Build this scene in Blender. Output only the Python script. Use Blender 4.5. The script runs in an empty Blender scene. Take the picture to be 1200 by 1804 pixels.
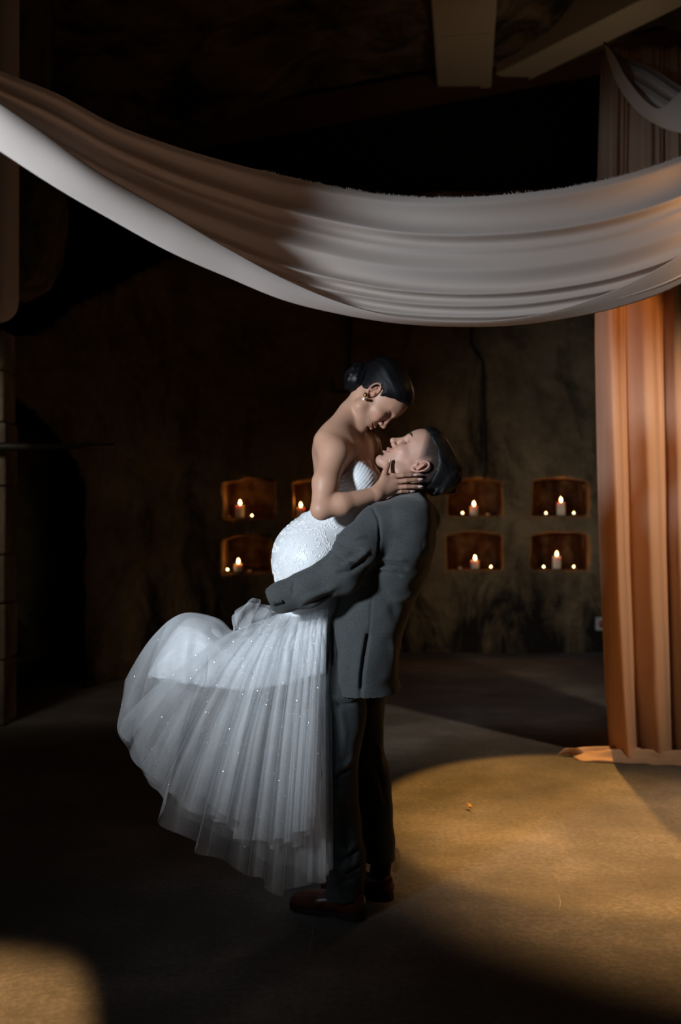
import bpy, bmesh, math, random
import numpy as np
from mathutils import Vector, Matrix

# ------------------------------------------------------------------ camera, world, lights
scene = bpy.context.scene
COL = scene.collection
W, H, F, CAMZ = 1200, 1804, 1754.0, 1.4


def P(u, v, y):
    """photo pixel at a chosen real depth -> world point (camera at origin, 1.4 m up, looking +Y)"""
    return np.array(((u - 600.0) * y / F, y, CAMZ - (v - 902.0) * y / F))


cam_data = bpy.data.cameras.new('camera')
cam = bpy.data.objects.new('camera', cam_data)
COL.objects.link(cam)
cam.location = (0, 0, CAMZ)
cam.rotation_euler = (math.radians(90), 0, 0)
cam_data.sensor_fit = 'VERTICAL'
cam_data.sensor_height = 36.0
cam_data.lens = 36.0 * F / H
cam_data.dof.use_dof = True
cam_data.dof.focus_distance = 3.45
cam_data.dof.aperture_fstop = 2.0
scene.camera = cam

world = bpy.data.worlds.new('dark_cave_air')
scene.world = world
world.use_nodes = True
world.node_tree.nodes['Background'].inputs[0].default_value = (1.0, 0.72, 0.5, 1)
world.node_tree.nodes['Background'].inputs[1].default_value = 0.0035

scene.view_settings.view_transform = 'Standard'
scene.view_settings.look = 'None'
scene.view_settings.gamma = 1.0
scene.view_settings.use_curve_mapping = False
scene.view_settings.exposure = 0.0
scene.cycles.transparent_max_bounces = 40
scene.cycles.use_denoising = True


def spot(name, loc, target, power, angle, blend, color, radius):
    d = bpy.data.lights.new(name, 'SPOT')
    d.energy = power
    d.spot_size = math.radians(angle)
    d.spot_blend = blend
    d.color = color
    d.shadow_soft_size = radius
    o = bpy.data.objects.new(name, d)
    COL.objects.link(o)
    o.location = loc
    o.rotation_euler = (Vector(target) - Vector(loc)).to_track_quat('-Z', 'Y').to_euler()
    return o


# photographer's gridded flash on a stand, camera left; warm ceiling spots of the venue; added fills further down
spot('flash_light', (-2.15, 0.72, 2.02), (0.03, 3.5, 1.60), 620, 49, 1.0, (0.82, 0.91, 1.0), 0.17)
spot('ceiling_spot_behind_couple', (1.5, 7.2, 5.15), (1.2, 4.68, 0.0), 1450, 21.5, 0.22, (1.0, 0.47, 0.10), 0.03)
spot('ceiling_spot_front_right', (2.6, 3.2, 4.9), (1.55, 4.0, 0.0), 1700, 32, 0.85, (1.0, 0.52, 0.19), 0.05)
spot('ceiling_spot_front_left', (-1.5, 2.0, 4.7), (-1.2, 2.52, 0.0), 1500, 18, 0.55, (1.0, 0.54, 0.20), 0.05)
spot('curtain_back_spot', (2.1, 6.9, 2.6), (1.85, 5.6, 1.9), 26, 62, 1.0, (1.0, 0.66, 0.38), 0.12)
spot('curtain_fill_light', (2.9, 3.7, 3.2), (1.75, 5.6, 1.35), 245, 46, 1.0, (1.0, 0.74, 0.50), 0.06)  # added warm fill, unseen, brightens the front of the curtain
spot('swag_spot', (1.75, 3.95, 2.62), (1.0, 3.7, 2.5), 6.0, 130, 1.0, (1.0, 0.52, 0.22), 0.1)
spot('swag_fill_light', (-1.8, 4.6, 3.7), (-0.5, 2.95, 2.45), 110, 40, 1.0, (1.0, 0.74, 0.58), 0.1)  # added lamp shining through the cloth to lift the swag's dark inside
spot('wall_fill_light', (1.9, 6.6, 0.9), (1.3, 9.8, 0.95), 30, 66, 1.0, (1.0, 0.66, 0.32), 0.3)  # unseen fill added behind the curtain for dim warmth on the rock
spot('pillar_fill_light', (-2.6, 4.4, 2.4), (-2.3, 6.5, 1.3), 45, 60, 1.0, (1.0, 0.85, 0.65), 0.2)  # weak fill added so the left pillar does not go dark
spot('beam_fill_light', (2.4, 7.2, 3.6), (1.7, 8.4, 5.4), 10, 90, 1.0, (1.0, 0.78, 0.5), 0.2)  # small added fill in place of bounce on the ceiling beams

# ------------------------------------------------------------------ helpers


def tag(o, label=None, cat=None, group=None, kind=None):
    if label:
        o['label'] = label
    if cat:
        o['category'] = cat
    if group:
        o['group'] = group
    if kind:
        o['kind'] = kind
    return o


def empty(name, loc, label, cat, group=None):
    o = bpy.data.objects.new(name, None)
    COL.objects.link(o)
    o.location = [float(c) for c in loc]
    o.empty_display_size = 0.05
    return tag(o, label, cat, group)


def link_mesh(name, me, mat, parent=None):
    o = bpy.data.objects.new(name, me)
    COL.objects.link(o)
    if mat is not None:
        me.materials.append(mat)
    if parent is not None:
        o.parent = parent
        o.matrix_parent_inverse = Matrix.Translation(-Vector(world_loc(parent)))
    return o


def world_loc(o):
    l = Vector(o.location)
    p = o.parent
    while p is not None:
        # all parents are unrotated empties or meshes with identity transforms
        l = l + Vector(o.matrix_parent_inverse.translation)
        l = l + Vector(p.location)
        o, p = p, p.parent
    return l


def mesh_np(name, verts, faces, mat, parent=None, smooth=True, colors=None, fill=False):
    """verts (n,3), faces (m,k) all the same size, or list of such arrays"""
    verts = np.asarray(verts, dtype=np.float32)
    if not isinstance(faces, (list, tuple)):
        faces = [faces]
    faces = [np.asarray(f, dtype=np.int32) for f in faces if len(f)]
    me = bpy.data.meshes.new(name)
    nl = sum(f.size for f in faces)
    npoly = sum(len(f) for f in faces)
    me.vertices.add(len(verts))
    me.vertices.foreach_set('co', verts.ravel())
    me.loops.add(nl)
    me.loops.foreach_set('vertex_index', np.concatenate([f.ravel() for f in faces]))
    me.polygons.add(npoly)
    tot = np.concatenate([np.full(len(f), f.shape[1], dtype=np.int32) for f in faces])
    start = np.concatenate(([0], np.cumsum(tot)[:-1])).astype(np.int32)
    me.polygons.foreach_set('loop_start', start)
    me.polygons.foreach_set('loop_total', tot)
    me.polygons.foreach_set('use_smooth', np.full(npoly, smooth, dtype=bool))
    me.update(calc_edges=True)
    me.validate()
    if fill:
        bm = bmesh.new()
        bm.from_mesh(me)
        be = [e for e in bm.edges if len(e.link_faces) == 1]
        if be:
            bmesh.ops.holes_fill(bm, edges=be, sides=14)
            bm.verts.ensure_lookup_table()
            for f in bm.faces:
                f.smooth = True
            bm.to_mesh(me)
        bm.free()
    if colors is not None:
        a = me.color_attributes.new('tint', 'FLOAT_COLOR', 'POINT')
        c = np.ones((len(verts), 4), dtype=np.float32)
        c[:, :3] = colors
        a.data.foreach_set('color', c.ravel())
    return link_mesh(name, me, mat, parent)


def grid_faces(n, m, close_m=False, close_n=False):
    i = np.arange(n if close_n else n - 1)
    j = np.arange(m if close_m else m - 1)
    I, J = np.meshgrid(i, j, indexing='ij')
    I2, J2 = (I + 1) % n, (J + 1) % m
    return np.stack([I * m + J, I * m + J2, I2 * m + J2, I2 * m + J], -1).reshape(-1, 4)


def box_data(x0, x1, y0, y1, z0, z1):
    v = np.array([(x, y, z) for x in (x0, x1) for y in (y0, y1) for z in (z0, z1)], dtype=float)
    f = np.array([(0, 1, 3, 2), (4, 6, 7, 5), (0, 4, 5, 1), (2, 3, 7, 6), (0, 2, 6, 4), (1, 5, 7, 3)])
    return v, f


def bevel_box(name, size, loc, mat, parent=None, bev=0.01, seg=2, rot=None):
    bm = bmesh.new()
    bmesh.ops.create_cube(bm, size=1.0)
    for v in bm.verts:
        v.co = Vector((v.co.x * size[0], v.co.y * size[1], v.co.z * size[2]))
    bmesh.ops.bevel(bm, geom=list(bm.edges), offset=bev, segments=seg, affect='EDGES', profile=0.6)
    M = Matrix.Translation(Vector([float(c) for c in loc]))
    if rot is not None:
        M = M @ rot.to_4x4()
    bmesh.ops.transform(bm, matrix=M, verts=bm.verts)
    me = bpy.data.meshes.new(name)
    bm.to_mesh(me)
    bm.free()
    for p in me.polygons:
        p.use_smooth = False
    return link_mesh(name, me, mat, parent)


def tube_data(pts, rad, n=10, cap=True):
    """swept tube along polyline; rad scalar or per point"""
    pts = np.asarray(pts, dtype=float)
    k = len(pts)
    rad = np.broadcast_to(np.asarray(rad, dtype=float), (k,))
    t = np.gradient(pts, axis=0)
    t /= np.linalg.norm(t, axis=1)[:, None] + 1e-9
    up = np.array((0, 0, 1.0))
    if abs(t[0] @ up) > 0.9:
        up = np.array((1.0, 0, 0))
    a = np.cross(t[0], up)
    a /= np.linalg.norm(a)
    rings = []
    for i in range(k):
        a = a - t[i] * (a @ t[i])
        a /= np.linalg.norm(a) + 1e-9
        b = np.cross(t[i], a)
        th = np.linspace(0, 2 * np.pi, n, endpoint=False)
        rings.append(pts[i] + rad[i] * (np.cos(th)[:, None] * a + np.sin(th)[:, None] * b))
    v = np.concatenate(rings)
    f = [grid_faces(k, n, close_m=True)]
    if cap:
        v = np.concatenate([v, pts[:1], pts[-1:]])
        j = np.arange(n)
        j2 = (j + 1) % n
        c0, c1 = k * n, k * n + 1
        f.append(np.stack([np.full(n, c0), j2, j], -1))
        f.append(np.stack([np.full(n, c1), (k - 1) * n + j, (k - 1) * n + j2], -1))
    return v, f


def lathe_data(prof, n=20, c=(0, 0, 0)):
    """profile [(r,z)...] turned about z"""
    prof = np.asarray(prof, dtype=float)
    th = np.linspace(0, 2 * np.pi, n, endpoint=False)
    v = np.stack([prof[:, 0][:, None] * np.cos(th), prof[:, 0][:, None] * np.sin(th),
                  np.repeat(prof[:, 1][:, None], n, 1)], -1).reshape(-1, 3) + np.asarray(c)
    return v, grid_faces(len(prof), n, close_m=True)


def cat(parts):
    """join several (verts, faces) into one"""
    vs, q, t = [], [], []
    o = 0
    for v, f in parts:
        if not isinstance(f, (list, tuple)):
            f = [f]
        for g in f:
            g = np.asarray(g)
            (q if g.shape[1] == 4 else t).append(g + o)
        vs.append(v)
        o += len(v)
    out = []
    if q:
        out.append(np.concatenate(q))
    if t:
        out.append(np.concatenate(t))
    return np.concatenate(vs), out


def spline(keys, vals, x):
    """smooth monotone-ish interpolation (Catmull-Rom / Hermite) of columns in vals at x"""
    keys = np.asarray(keys, dtype=float)
    vals = np.asarray(vals, dtype=float)
    if vals.ndim == 1:
        vals = vals[:, None]
        sq = True
    else:
        sq = False
    x = np.clip(np.asarray(x, dtype=float), keys[0], keys[-1])
    m = np.gradient(vals, keys, axis=0)
    i = np.clip(np.searchsorted(keys, x, side='right') - 1, 0, len(keys) - 2)
    h = keys[i + 1] - keys[i]
    t = ((x - keys[i]) / h)[:, None]
    h = h[:, None]
    r = ((2 * t**3 - 3 * t**2 + 1) * vals[i] + (t**3 - 2 * t**2 + t) * h * m[i] +
         (-2 * t**3 + 3 * t**2) * vals[i + 1] + (t**3 - t**2) * h * m[i + 1])
    return r[:, 0] if sq else r


_rs = np.random.RandomState(7)
_LAT = _rs.rand(32, 32, 32).astype(np.float32) * 2 - 1


def noise3(p, scale=1.0, octaves=1, seed=0):
    p = np.asarray(p, dtype=float) * scale + seed * 13.37
    out = 0.0
    amp = 1.0
    for _ in range(octaves):
        i = np.floor(p).astype(int)
        f = p - i
        f = f * f * (3 - 2 * f)
        r = 0.0
        for dx in (0, 1):
            wx = f[..., 0] if dx else 1 - f[..., 0]
            for dy in (0, 1):
                wy = f[..., 1] if dy else 1 - f[..., 1]
                for dz in (0, 1):
                    wz = f[..., 2] if dz else 1 - f[..., 2]
                    r = r + wx * wy * wz * _LAT[(i[..., 0] + dx) & 31, (i[..., 1] + dy) & 31, (i[..., 2] + dz) & 31]
        out = out + r * amp
        p = p * 2.03 + 5.1
        amp *= 0.5
    return out


def grid_normals(G, close_m=False):
    if close_m:
        dm = np.roll(G, -1, 1) - np.roll(G, 1, 1)
    else:
        dm = np.gradient(G, axis=1)
    dn = np.gradient(G, axis=0)
    n = np.cross(dm, dn)
    return n / (np.linalg.norm(n, axis=-1, keepdims=True) + 1e-9)


# ------------------------------------------------------------------ implicit surfaces (smooth unions of body shapes)


class Shape:
    def __init__(self):
        self.ops = []

    def add(self, fn, k=0.0, mode='u'):
        self.ops.append((fn, k, mode))
        return self

    def cone(self, a, b, ra, rb, k=0.0, mode='u', xf=None):
        a = np.asarray(a, dtype=float)
        b = np.asarray(b, dtype=float)
        ba = b - a
        L = ba @ ba + 1e-12

        def fn(p):
            h = np.clip(((p - a) @ ba) / L, 0, 1)
            return np.linalg.norm(p - a - h[:, None] * ba, axis=1) - (ra + (rb - ra) * h)
        return self.add(fn, k, mode)

    def ell(self, c, r, k=0.0, mode='u', R=None):
        c = np.asarray(c, dtype=float)
        r = np.broadcast_to(np.asarray(r, dtype=float), (3,))

        def fn(p):
            q = p - c
            if R is not None:
                q = q @ R            # columns of R = local axes
            k0 = np.linalg.norm(q / r, axis=1)
            k1 = np.linalg.norm(q / (r * r), axis=1) + 1e-9
            return k0 * (k0 - 1) / k1
        return self.add(fn, k, mode)

    def sub(self, other, xform, scale):
        """bring in the ops of a shape given in a local frame: world = c + R @ local * scale"""
        c, R = xform
        for fn, k, mode in other.ops:
            def g(p, fn=fn):
                return fn(((p - c) @ R) / scale) * scale
            self.ops.append((g, k * scale, mode))
        return self

    @staticmethod
    def comb(d, e, k, mode):
        if mode == 'u':
            if k <= 0:
                return np.minimum(d, e)
            h = np.clip(0.5 + 0.5 * (d - e) / k, 0, 1)
            return d + (e - d) * h - k * h * (1 - h)
        if mode == 's':            # subtract e
            e = -e
        if k <= 0:
            return np.maximum(d, e)
        h = np.clip(0.5 - 0.5 * (d - e) / k, 0, 1)
        return d + (e - d) * h + k * h * (1 - h)

    def __call__(self, p):
        d = np.full(len(p), 10.0)
        for fn, k, mode in self.ops:
            d = self.comb(d, fn(p), k, mode)
        return d


def axis_steps(segs):
    """[(from, to, step)...] -> monotone sample coordinates"""
    out = []
    for a, b, h in segs:
        n = max(1, int(round((b - a) / h)))
        out.append(np.linspace(a, b, n, endpoint=False))
    out.append(np.array([segs[-1][1]]))
    return np.concatenate(out)


def surface(shape, xs, ys, zs, B=8):
    """surface nets on a sparse set of blocks of a tensor grid"""
    def pad(a):
        n = (len(a) - 1) % B
        if n:
            st = a[-1] - a[-2]
            a = np.concatenate([a, a[-1] + st * np.arange(1, B - n + 1)])
        return a
    xs, ys, zs = pad(xs), pad(ys), pad(zs)
    nx, ny, nz = [(len(a) - 1) // B for a in (xs, ys, zs)]
    bx, by, bz = np.meshgrid(np.arange(nx), np.arange(ny), np.arange(nz), indexing='ij')
    blk = np.stack([bx, by, bz], -1).reshape(-1, 3)
    lo = np.stack([xs[blk[:, 0] * B], ys[blk[:, 1] * B], zs[blk[:, 2] * B]], -1)
    hi = np.stack([xs[blk[:, 0] * B + B], ys[blk[:, 1] * B + B], zs[blk[:, 2] * B + B]], -1)
    cen, half = (lo + hi) / 2, np.linalg.norm(hi - lo, axis=1) / 2
    per = []
    d = np.full(len(cen), 10.0)
    for fn, k, mode in shape.ops:
        e = fn(cen)
        per.append(e)
        d = Shape.comb(d, e, k, mode)
    act = np.abs(d) < half * 1.8 + 0.006
    blk, half, dc = blk[act], half[act], np.abs(d[act])
    per = [e[act] for e in per]
    n1 = B + 1
    o = np.arange(n1)
    ox, oy, oz = np.meshgrid(o, o, o, indexing='ij')
    ix = blk[:, 0, None] * B + ox.ravel()
    iy = blk[:, 1, None] * B + oy.ravel()
    iz = blk[:, 2, None] * B + oz.ravel()
    pts = np.stack([xs[ix], ys[iy], zs[iz]], -1)          # (nb, 729, 3)
    D = np.full(pts.shape[:2], 10.0)
    for (fn, k, mode), e in zip(shape.ops, per):
        if mode == 'i':
            m = np.ones(len(e), bool)
        else:
            m = e < dc + half * 2.6 + k + 0.008
        if not m.any():
            continue
        q = fn(pts[m].reshape(-1, 3)).reshape(m.sum(), -1)
        D[m] = Shape.comb(D[m], q, k, mode)
    D = D.reshape(-1, n1, n1, n1)
    S = D < 0
    c8 = [S[:, a:a + B, b:b + B, c:c + B] for a in (0, 1) for b in (0, 1) for c in (0, 1)]
    anyv = np.logical_or.reduce(c8)
    allv = np.logical_and.reduce(c8)
    mix = anyv & ~allv
    bi, ci, cj, ck = np.nonzero(mix)
    gx, gy, gz = blk[bi, 0] * B + ci, blk[bi, 1] * B + cj, blk[bi, 2] * B + ck
    NX, NY, NZ = len(xs), len(ys), len(zs)

    def flat(a, b, c):
        return (a.astype(np.int64) * NY + b) * NZ + c
    ids = flat(gx, gy, gz)
    order = np.argsort(ids)
    bi, ci, cj, ck, gx, gy, gz, ids = [a[order] for a in (bi, ci, cj, ck, gx, gy, gz, ids)]
    acc = np.zeros((len(ids), 3))
    cnt = np.zeros(len(ids))
    corners = [(a, b, c) for a in (0, 1) for b in (0, 1) for c in (0, 1)]
    for a in corners:
        for ax in range(3):
            if a[ax]:
                continue
            b = list(a)
            b[ax] = 1
            da = D[bi, ci + a[0], cj + a[1], ck + a[2]]
            db = D[bi, ci + b[0], cj + b[1], ck + b[2]]
            cr = (da < 0) != (db < 0)
            t = np.where(cr, da / np.where(cr, da - db, 1), 0)
            pa = np.stack([xs[gx + a[0]], ys[gy + a[1]], zs[gz + a[2]]], -1)
            pb = np.stack([xs[gx + b[0]], ys[gy + b[1]], zs[gz + b[2]]], -1)
            acc += np.where(cr[:, None], pa + (pb - pa) * t[:, None], 0)
            cnt += cr
    V = acc / cnt[:, None]
    faces = []
    for ax in range(3):
        sl0 = [slice(0, B)] * 3
        sl1 = [slice(0, B)] * 3
        sl1[ax] = slice(1, B + 1)
        s0 = S[(slice(None), *sl0)]
        s1 = S[(slice(None), *sl1)]
        e = np.nonzero(s0 != s1)
        if not len(e[0]):
            continue
        g = [blk[e[0], q] * B + e[q + 1] for q in range(3)]
        u, v = (ax + 1) % 3, (ax + 2) % 3
        quad = []
        for du, dv in ((-1, -1), (0, -1), (0, 0), (-1, 0)):
            h = [a.copy() for a in g]
            h[u] = h[u] + du
            h[v] = h[v] + dv
            quad.append(flat(*h))
        quad = np.stack(quad, -1)
        pos = np.searchsorted(ids, quad)
        pos = np.clip(pos, 0, len(ids) - 1)
        good = (ids[pos] == quad).all(1)
        pos = pos[good]
        inside_first = s0[e][good]
        pos[~inside_first] = pos[~inside_first][:, ::-1]
        faces.append(pos)
    return V, np.concatenate(faces)


# ------------------------------------------------------------------ materials


def mat(name):
    m = bpy.data.materials.new(name)
    m.use_nodes = True
    nt = m.node_tree
    b = nt.nodes['Principled BSDF']
    return m, nt, b


def nd(nt, typ, **kw):
    n = nt.nodes.new(typ)
    for k, v in kw.items():
        if k.startswith('_'):
            n.inputs[k[1:].replace('_', ' ')].default_value = v
        else:
            setattr(n, k, v)
    return n


def ramp(nt, fac, stops):
    r = nt.nodes.new('ShaderNodeValToRGB')
    el = r.color_ramp.elements
    while len(el) > 1:
        el.remove(el[-1])
    el[0].position, el[0].color = stops[0][0], (*stops[0][1], 1)
    for p, c in stops[1:]:
        e = el.new(p)
        e.color = (*c, 1)
    nt.links.new(fac, r.inputs[0])
    return r.outputs[0]


def objcoord(nt, scale=(1, 1, 1)):
    tc = nt.nodes.new('ShaderNodeTexCoord')
    mp = nt.nodes.new('ShaderNodeMapping')
    mp.inputs['Scale'].default_value = scale
    nt.links.new(tc.outputs['Object'], mp.inputs[0])
    return mp.outputs[0]


def noise_node(nt, vec, scale, detail=4, rough=0.55, dist=0.0):
    n = nd(nt, 'ShaderNodeTexNoise', _Scale=scale, _Detail=detail, _Roughness=rough, _Distortion=dist)
    nt.links.new(vec, n.inputs['Vector'])
    return n.outputs['Fac']


def bump(nt, b, height, strength=0.3, dist=0.01):
    n = nd(nt, 'ShaderNodeBump', _Strength=strength, _Distance=dist)
    nt.links.new(height, n.inputs['Height'])
    nt.links.new(n.outputs[0], b.inputs['Normal'])


def simple(name, col, rough=0.6, metal=0.0, nscale=30, var=0.15, bstr=0.1, bdist=0.003, **kw):
    """plain surface with slight procedural variation"""
    m, nt, b = mat(name)
    v = objcoord(nt)
    f = noise_node(nt, v, nscale)
    lo = tuple(c * (1 - var) for c in col)
    hi = tuple(min(1, c * (1 + var)) for c in col)
    nt.links.new(ramp(nt, f, [(0.3, lo), (0.7, hi)]), b.inputs['Base Color'])
    b.inputs['Roughness'].default_value = rough
    b.inputs['Metallic'].default_value = metal
    if bstr:
        bump(nt, b, f, bstr, bdist)
    for k, val in kw.items():
        b.inputs[k.replace('_', ' ')].default_value = val
    return m


def make_rock(name, dark, light, stain, stain_lo=0.42, stain_hi=0.62, low_stain=True, tint=False):
    m, nt, b = mat(name)
    v = objcoord(nt)
    n1 = noise_node(nt, v, 2.2, 6, 0.62)
    n2 = noise_node(nt, v, 14, 6, 0.7)
    mx = nd(nt, 'ShaderNodeMath', operation='MULTIPLY_ADD')
    mx.inputs[1].default_value = 0.35
    nt.links.new(n2, mx.inputs[0])
    nt.links.new(n1, mx.inputs[2])
    col = ramp(nt, mx.outputs[0], [(0.45, dark), (0.82, light)])
    v2 = objcoord(nt, (1.0, 1.0, 0.42))
    ns = noise_node(nt, v2, 1.9, 5, 0.68, 0.7)
    if low_stain:
        # soot and damp marks gather low on the rock face
        sep = nd(nt, 'ShaderNodeSeparateXYZ')
        nt.links.new(objcoord(nt), sep.inputs[0])
        mr = nd(nt, 'ShaderNodeMapRange')
        mr.inputs['From Min'].default_value = 0.0
        mr.inputs['From Max'].default_value = 1.0
        mr.inputs['To Min'].default_value = 0.13
        mr.inputs['To Max'].default_value = -0.09
        nt.links.new(sep.outputs['Z'], mr.inputs['Value'])
        ad = nd(nt, 'ShaderNodeMath', operation='ADD')
        nt.links.new(ns, ad.inputs[0])
        nt.links.new(mr.outputs[0], ad.inputs[1])
        ns = ad.outputs[0]
    fac = ramp(nt, ns, [(stain_lo, (0, 0, 0)), (stain_hi, (1, 1, 1))])
    mix = nd(nt, 'ShaderNodeMix', data_type='RGBA')
    nt.links.new(fac, mix.inputs[0])
    nt.links.new(col, mix.inputs[6])
    mix.inputs[7].default_value = (*stain, 1)
    outc = mix.outputs[2]
    if tint:      # candle soot plus recess shade put into the niche colour
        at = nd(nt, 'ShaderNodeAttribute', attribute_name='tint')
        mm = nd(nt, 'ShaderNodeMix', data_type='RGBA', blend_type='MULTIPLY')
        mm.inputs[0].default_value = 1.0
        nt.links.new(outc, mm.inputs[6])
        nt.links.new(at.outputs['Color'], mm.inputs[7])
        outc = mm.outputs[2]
    nt.links.new(outc, b.inputs['Base Color'])
    b.inputs['Roughness'].default_value = 0.95
    b.inputs['Specular IOR Level'].default_value = 0.15
    v3 = objcoord(nt, (1.0, 1.0, 2.2))
    nb = noise_node(nt, v3, 9, 8, 0.72, 0.4)
    bump(nt, b, nb, 0.7, 0.035)
    return m


def make_floor():
    m, nt, b = mat('concrete_floor')
    v = objcoord(nt)
    n1 = noise_node(nt, v, 1.3, 6, 0.6)
    n2 = noise_node(nt, v, 45, 5, 0.75)
    n3 = noise_node(nt, v, 160, 2, 0.6)
    a = nd(nt, 'ShaderNodeMath', operation='MULTIPLY_ADD')
    a.inputs[1].default_value = 0.55
    nt.links.new(n2, a.inputs[0])
    nt.links.new(n1, a.inputs[2])
    col = ramp(nt, a.outputs[0], [(0.5, (0.060, 0.059, 0.057)), (0.78, (0.130, 0.126, 0.120)), (0.95, (0.22, 0.21, 0.20))])
    sp = ramp(nt, n3, [(0.64, (0, 0, 0)), (0.74, (1, 1, 1))])
    mix = nd(nt, 'ShaderNodeMix', data_type='RGBA')
    mul = nd(nt, 'ShaderNodeMath', operation='MULTIPLY')
    mul.inputs[1].default_value = 0.35
    nt.links.new(sp, mul.inputs[0])
    nt.links.new(mul.outputs[0], mix.inputs[0])
    nt.links.new(col, mix.inputs[6])
    mix.inputs[7].default_value = (0.42, 0.39, 0.34, 1)
    nt.links.new(mix.outputs[2], b.inputs['Base Color'])
    b.inputs['Roughness'].default_value = 0.78
    b.inputs['Specular IOR Level'].default_value = 0.25
    bump(nt, b, a.outputs[0], 0.6, 0.012)
    return m


def make_fabric(name, col, trans=0.35, rough=0.75, weave=900, bstr=0.05):
    """drape cloth: diffuse plus light passing through"""
    m, nt, b = mat(name)
    out = nt.nodes['Material Output']
    v = objcoord(nt)
    f = noise_node(nt, v, weave, 2)
    c = ramp(nt, f, [(0.3, tuple(x * 0.93 for x in col)), (0.7, col)])
    nt.links.new(c, b.inputs['Base Color'])
    b.inputs['Roughness'].default_value = rough
    b.inputs['Specular IOR Level'].default_value = 0.2
    b.inputs['Sheen Weight'].default_value = 0.1
    tr = nd(nt, 'ShaderNodeBsdfTranslucent')
    nt.links.new(c, tr.inputs[0])
    mx = nd(nt, 'ShaderNodeMixShader')
    mx.inputs[0].default_value = trans
    nt.links.new(b.outputs[0], mx.inputs[1])
    nt.links.new(tr.outputs[0], mx.inputs[2])
    nt.links.new(mx.outputs[0], out.inputs[0])
    return m


def make_tulle(name, lo, hi, col=(0.86, 0.88, 0.9)):
    """fine net: mostly open, denser where seen edge-on (longer way through the net)"""
    m, nt, b = mat(name)
    out = nt.nodes['Material Output']
    nt.nodes.remove(b)
    df = nd(nt, 'ShaderNodeBsdfDiffuse')
    df.inputs[0].default_value = (*col, 1)
    tl = nd(nt, 'ShaderNodeBsdfTranslucent')
    tl.inputs[0].default_value = (*col, 1)
    m1 = nd(nt, 'ShaderNodeMixShader')
    m1.inputs[0].default_value = 0.4
    nt.links.new(df.outputs[0], m1.inputs[1])
    nt.links.new(tl.outputs[0], m1.inputs[2])
    tp = nd(nt, 'ShaderNodeBsdfTransparent')
    lw = nd(nt, 'ShaderNodeLayerWeight', _Blend=0.42)
    mr = nd(nt, 'ShaderNodeMapRange')
    mr.inputs['To Min'].default_value = lo
    mr.inputs['To Max'].default_value = hi
    nt.links.new(lw.outputs['Facing'], mr.inputs['Value'])
    # net density varies a little
    f = noise_node(nt, objcoord(nt), 22, 3)
    mu = nd(nt, 'ShaderNodeMath', operation='MULTIPLY_ADD')
    mu.inputs[1].default_value = 0.16
    nt.links.new(f, mu.inputs[0])
    sb = nd(nt, 'ShaderNodeMath', operation='SUBTRACT')
    nt.links.new(mr.outputs[0], sb.inputs[0])
    sb.inputs[1].default_value = 0.08
    nt.links.new(sb.outputs[0], mu.inputs[2])
    m2 = nd(nt, 'ShaderNodeMixShader')
    nt.links.new(mu.outputs[0], m2.inputs[0])
    nt.links.new(tp.outputs[0], m2.inputs[1])
    nt.links.new(m1.outputs[0], m2.inputs[2])
    nt.links.new(m2.outputs[0], out.inputs[0])
    return m


def make_skin(name, rough=0.48):
    m, nt, b = mat(name)
    at = nd(nt, 'ShaderNodeAttribute', attribute_name='tint')
    nt.links.new(at.outputs['Color'], b.inputs['Base Color'])
    b.inputs['Roughness'].default_value = rough
    b.inputs['Specular IOR Level'].default_value = 0.35
    b.inputs['Subsurface Weight'].default_value = 0.18
    b.inputs['Subsurface Radius'].default_value = (0.010, 0.004, 0.002)
    b.inputs['Subsurface Scale'].default_value = 0.6
    f = noise_node(nt, objcoord(nt), 420, 3)
    bump(nt, b, f, 0.08, 0.002)
    return m


def make_suit(name, col):
    m, nt, b = mat(name)
    v = objcoord(nt, (1, 1, 0.25))
    v2 = objcoord(nt, (0.3, 0.3, 1))
    f1 = noise_node(nt, v, 900, 2, 0.6)
    f2 = noise_node(nt, v2, 800, 2, 0.6)
    a = nd(nt, 'ShaderNodeMath', operation='ADD')
    nt.links.new(f1, a.inputs[0])
    nt.links.new(f2, a.inputs[1])
    c = ramp(nt, a.outputs[0], [(0.75 / 2, tuple(x * 0.62 for x in col)), (1.25 / 2, tuple(x * 1.4 for x in col))])
    # ramp input spans 0..2; halve it
    h = nd(nt, 'ShaderNodeMath', operation='MULTIPLY')
    h.inputs[1].default_value = 0.5
    nt.links.new(a.outputs[0], h.inputs[0])
    r = [n for n in nt.nodes if n.type == 'VALTORGB'][-1]
    nt.links.new(h.outputs[0], r.inputs[0])
    nt.links.new(c, b.inputs['Base Color'])
    b.inputs['Roughness'].default_value = 0.85
    b.inputs['Specular IOR Level'].default_value = 0.2
    b.inputs['Sheen Weight'].default_value = 0.15
    bump(nt, b, h.outputs[0], 0.25, 0.002)
    return m


def make_hair(name, col, rough=0.33):
    m, nt, b = mat(name)
    at = nd(nt, 'ShaderNodeAttribute', attribute_name='strand')
    f = noise_node(nt, at.outputs['Vector'], 1.0, 3, 0.6)
    c = ramp(nt, f, [(0.3, tuple(x * 0.5 for x in col)), (0.7, tuple(x * 1.6 for x in col))])
    nt.links.new(c, b.inputs['Base Color'])
    b.inputs['Roughness'].default_value = rough
    b.inputs['Specular IOR Level'].default_value = 0.2
    bump(nt, b, f, 0.5, 0.003)
    return m


def set_strand(o, vec):
    a = o.data.attributes.new('strand', 'FLOAT_VECTOR', 'POINT')
    a.data.foreach_set('vector', np.asarray(vec, dtype=np.float32).ravel())


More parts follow.
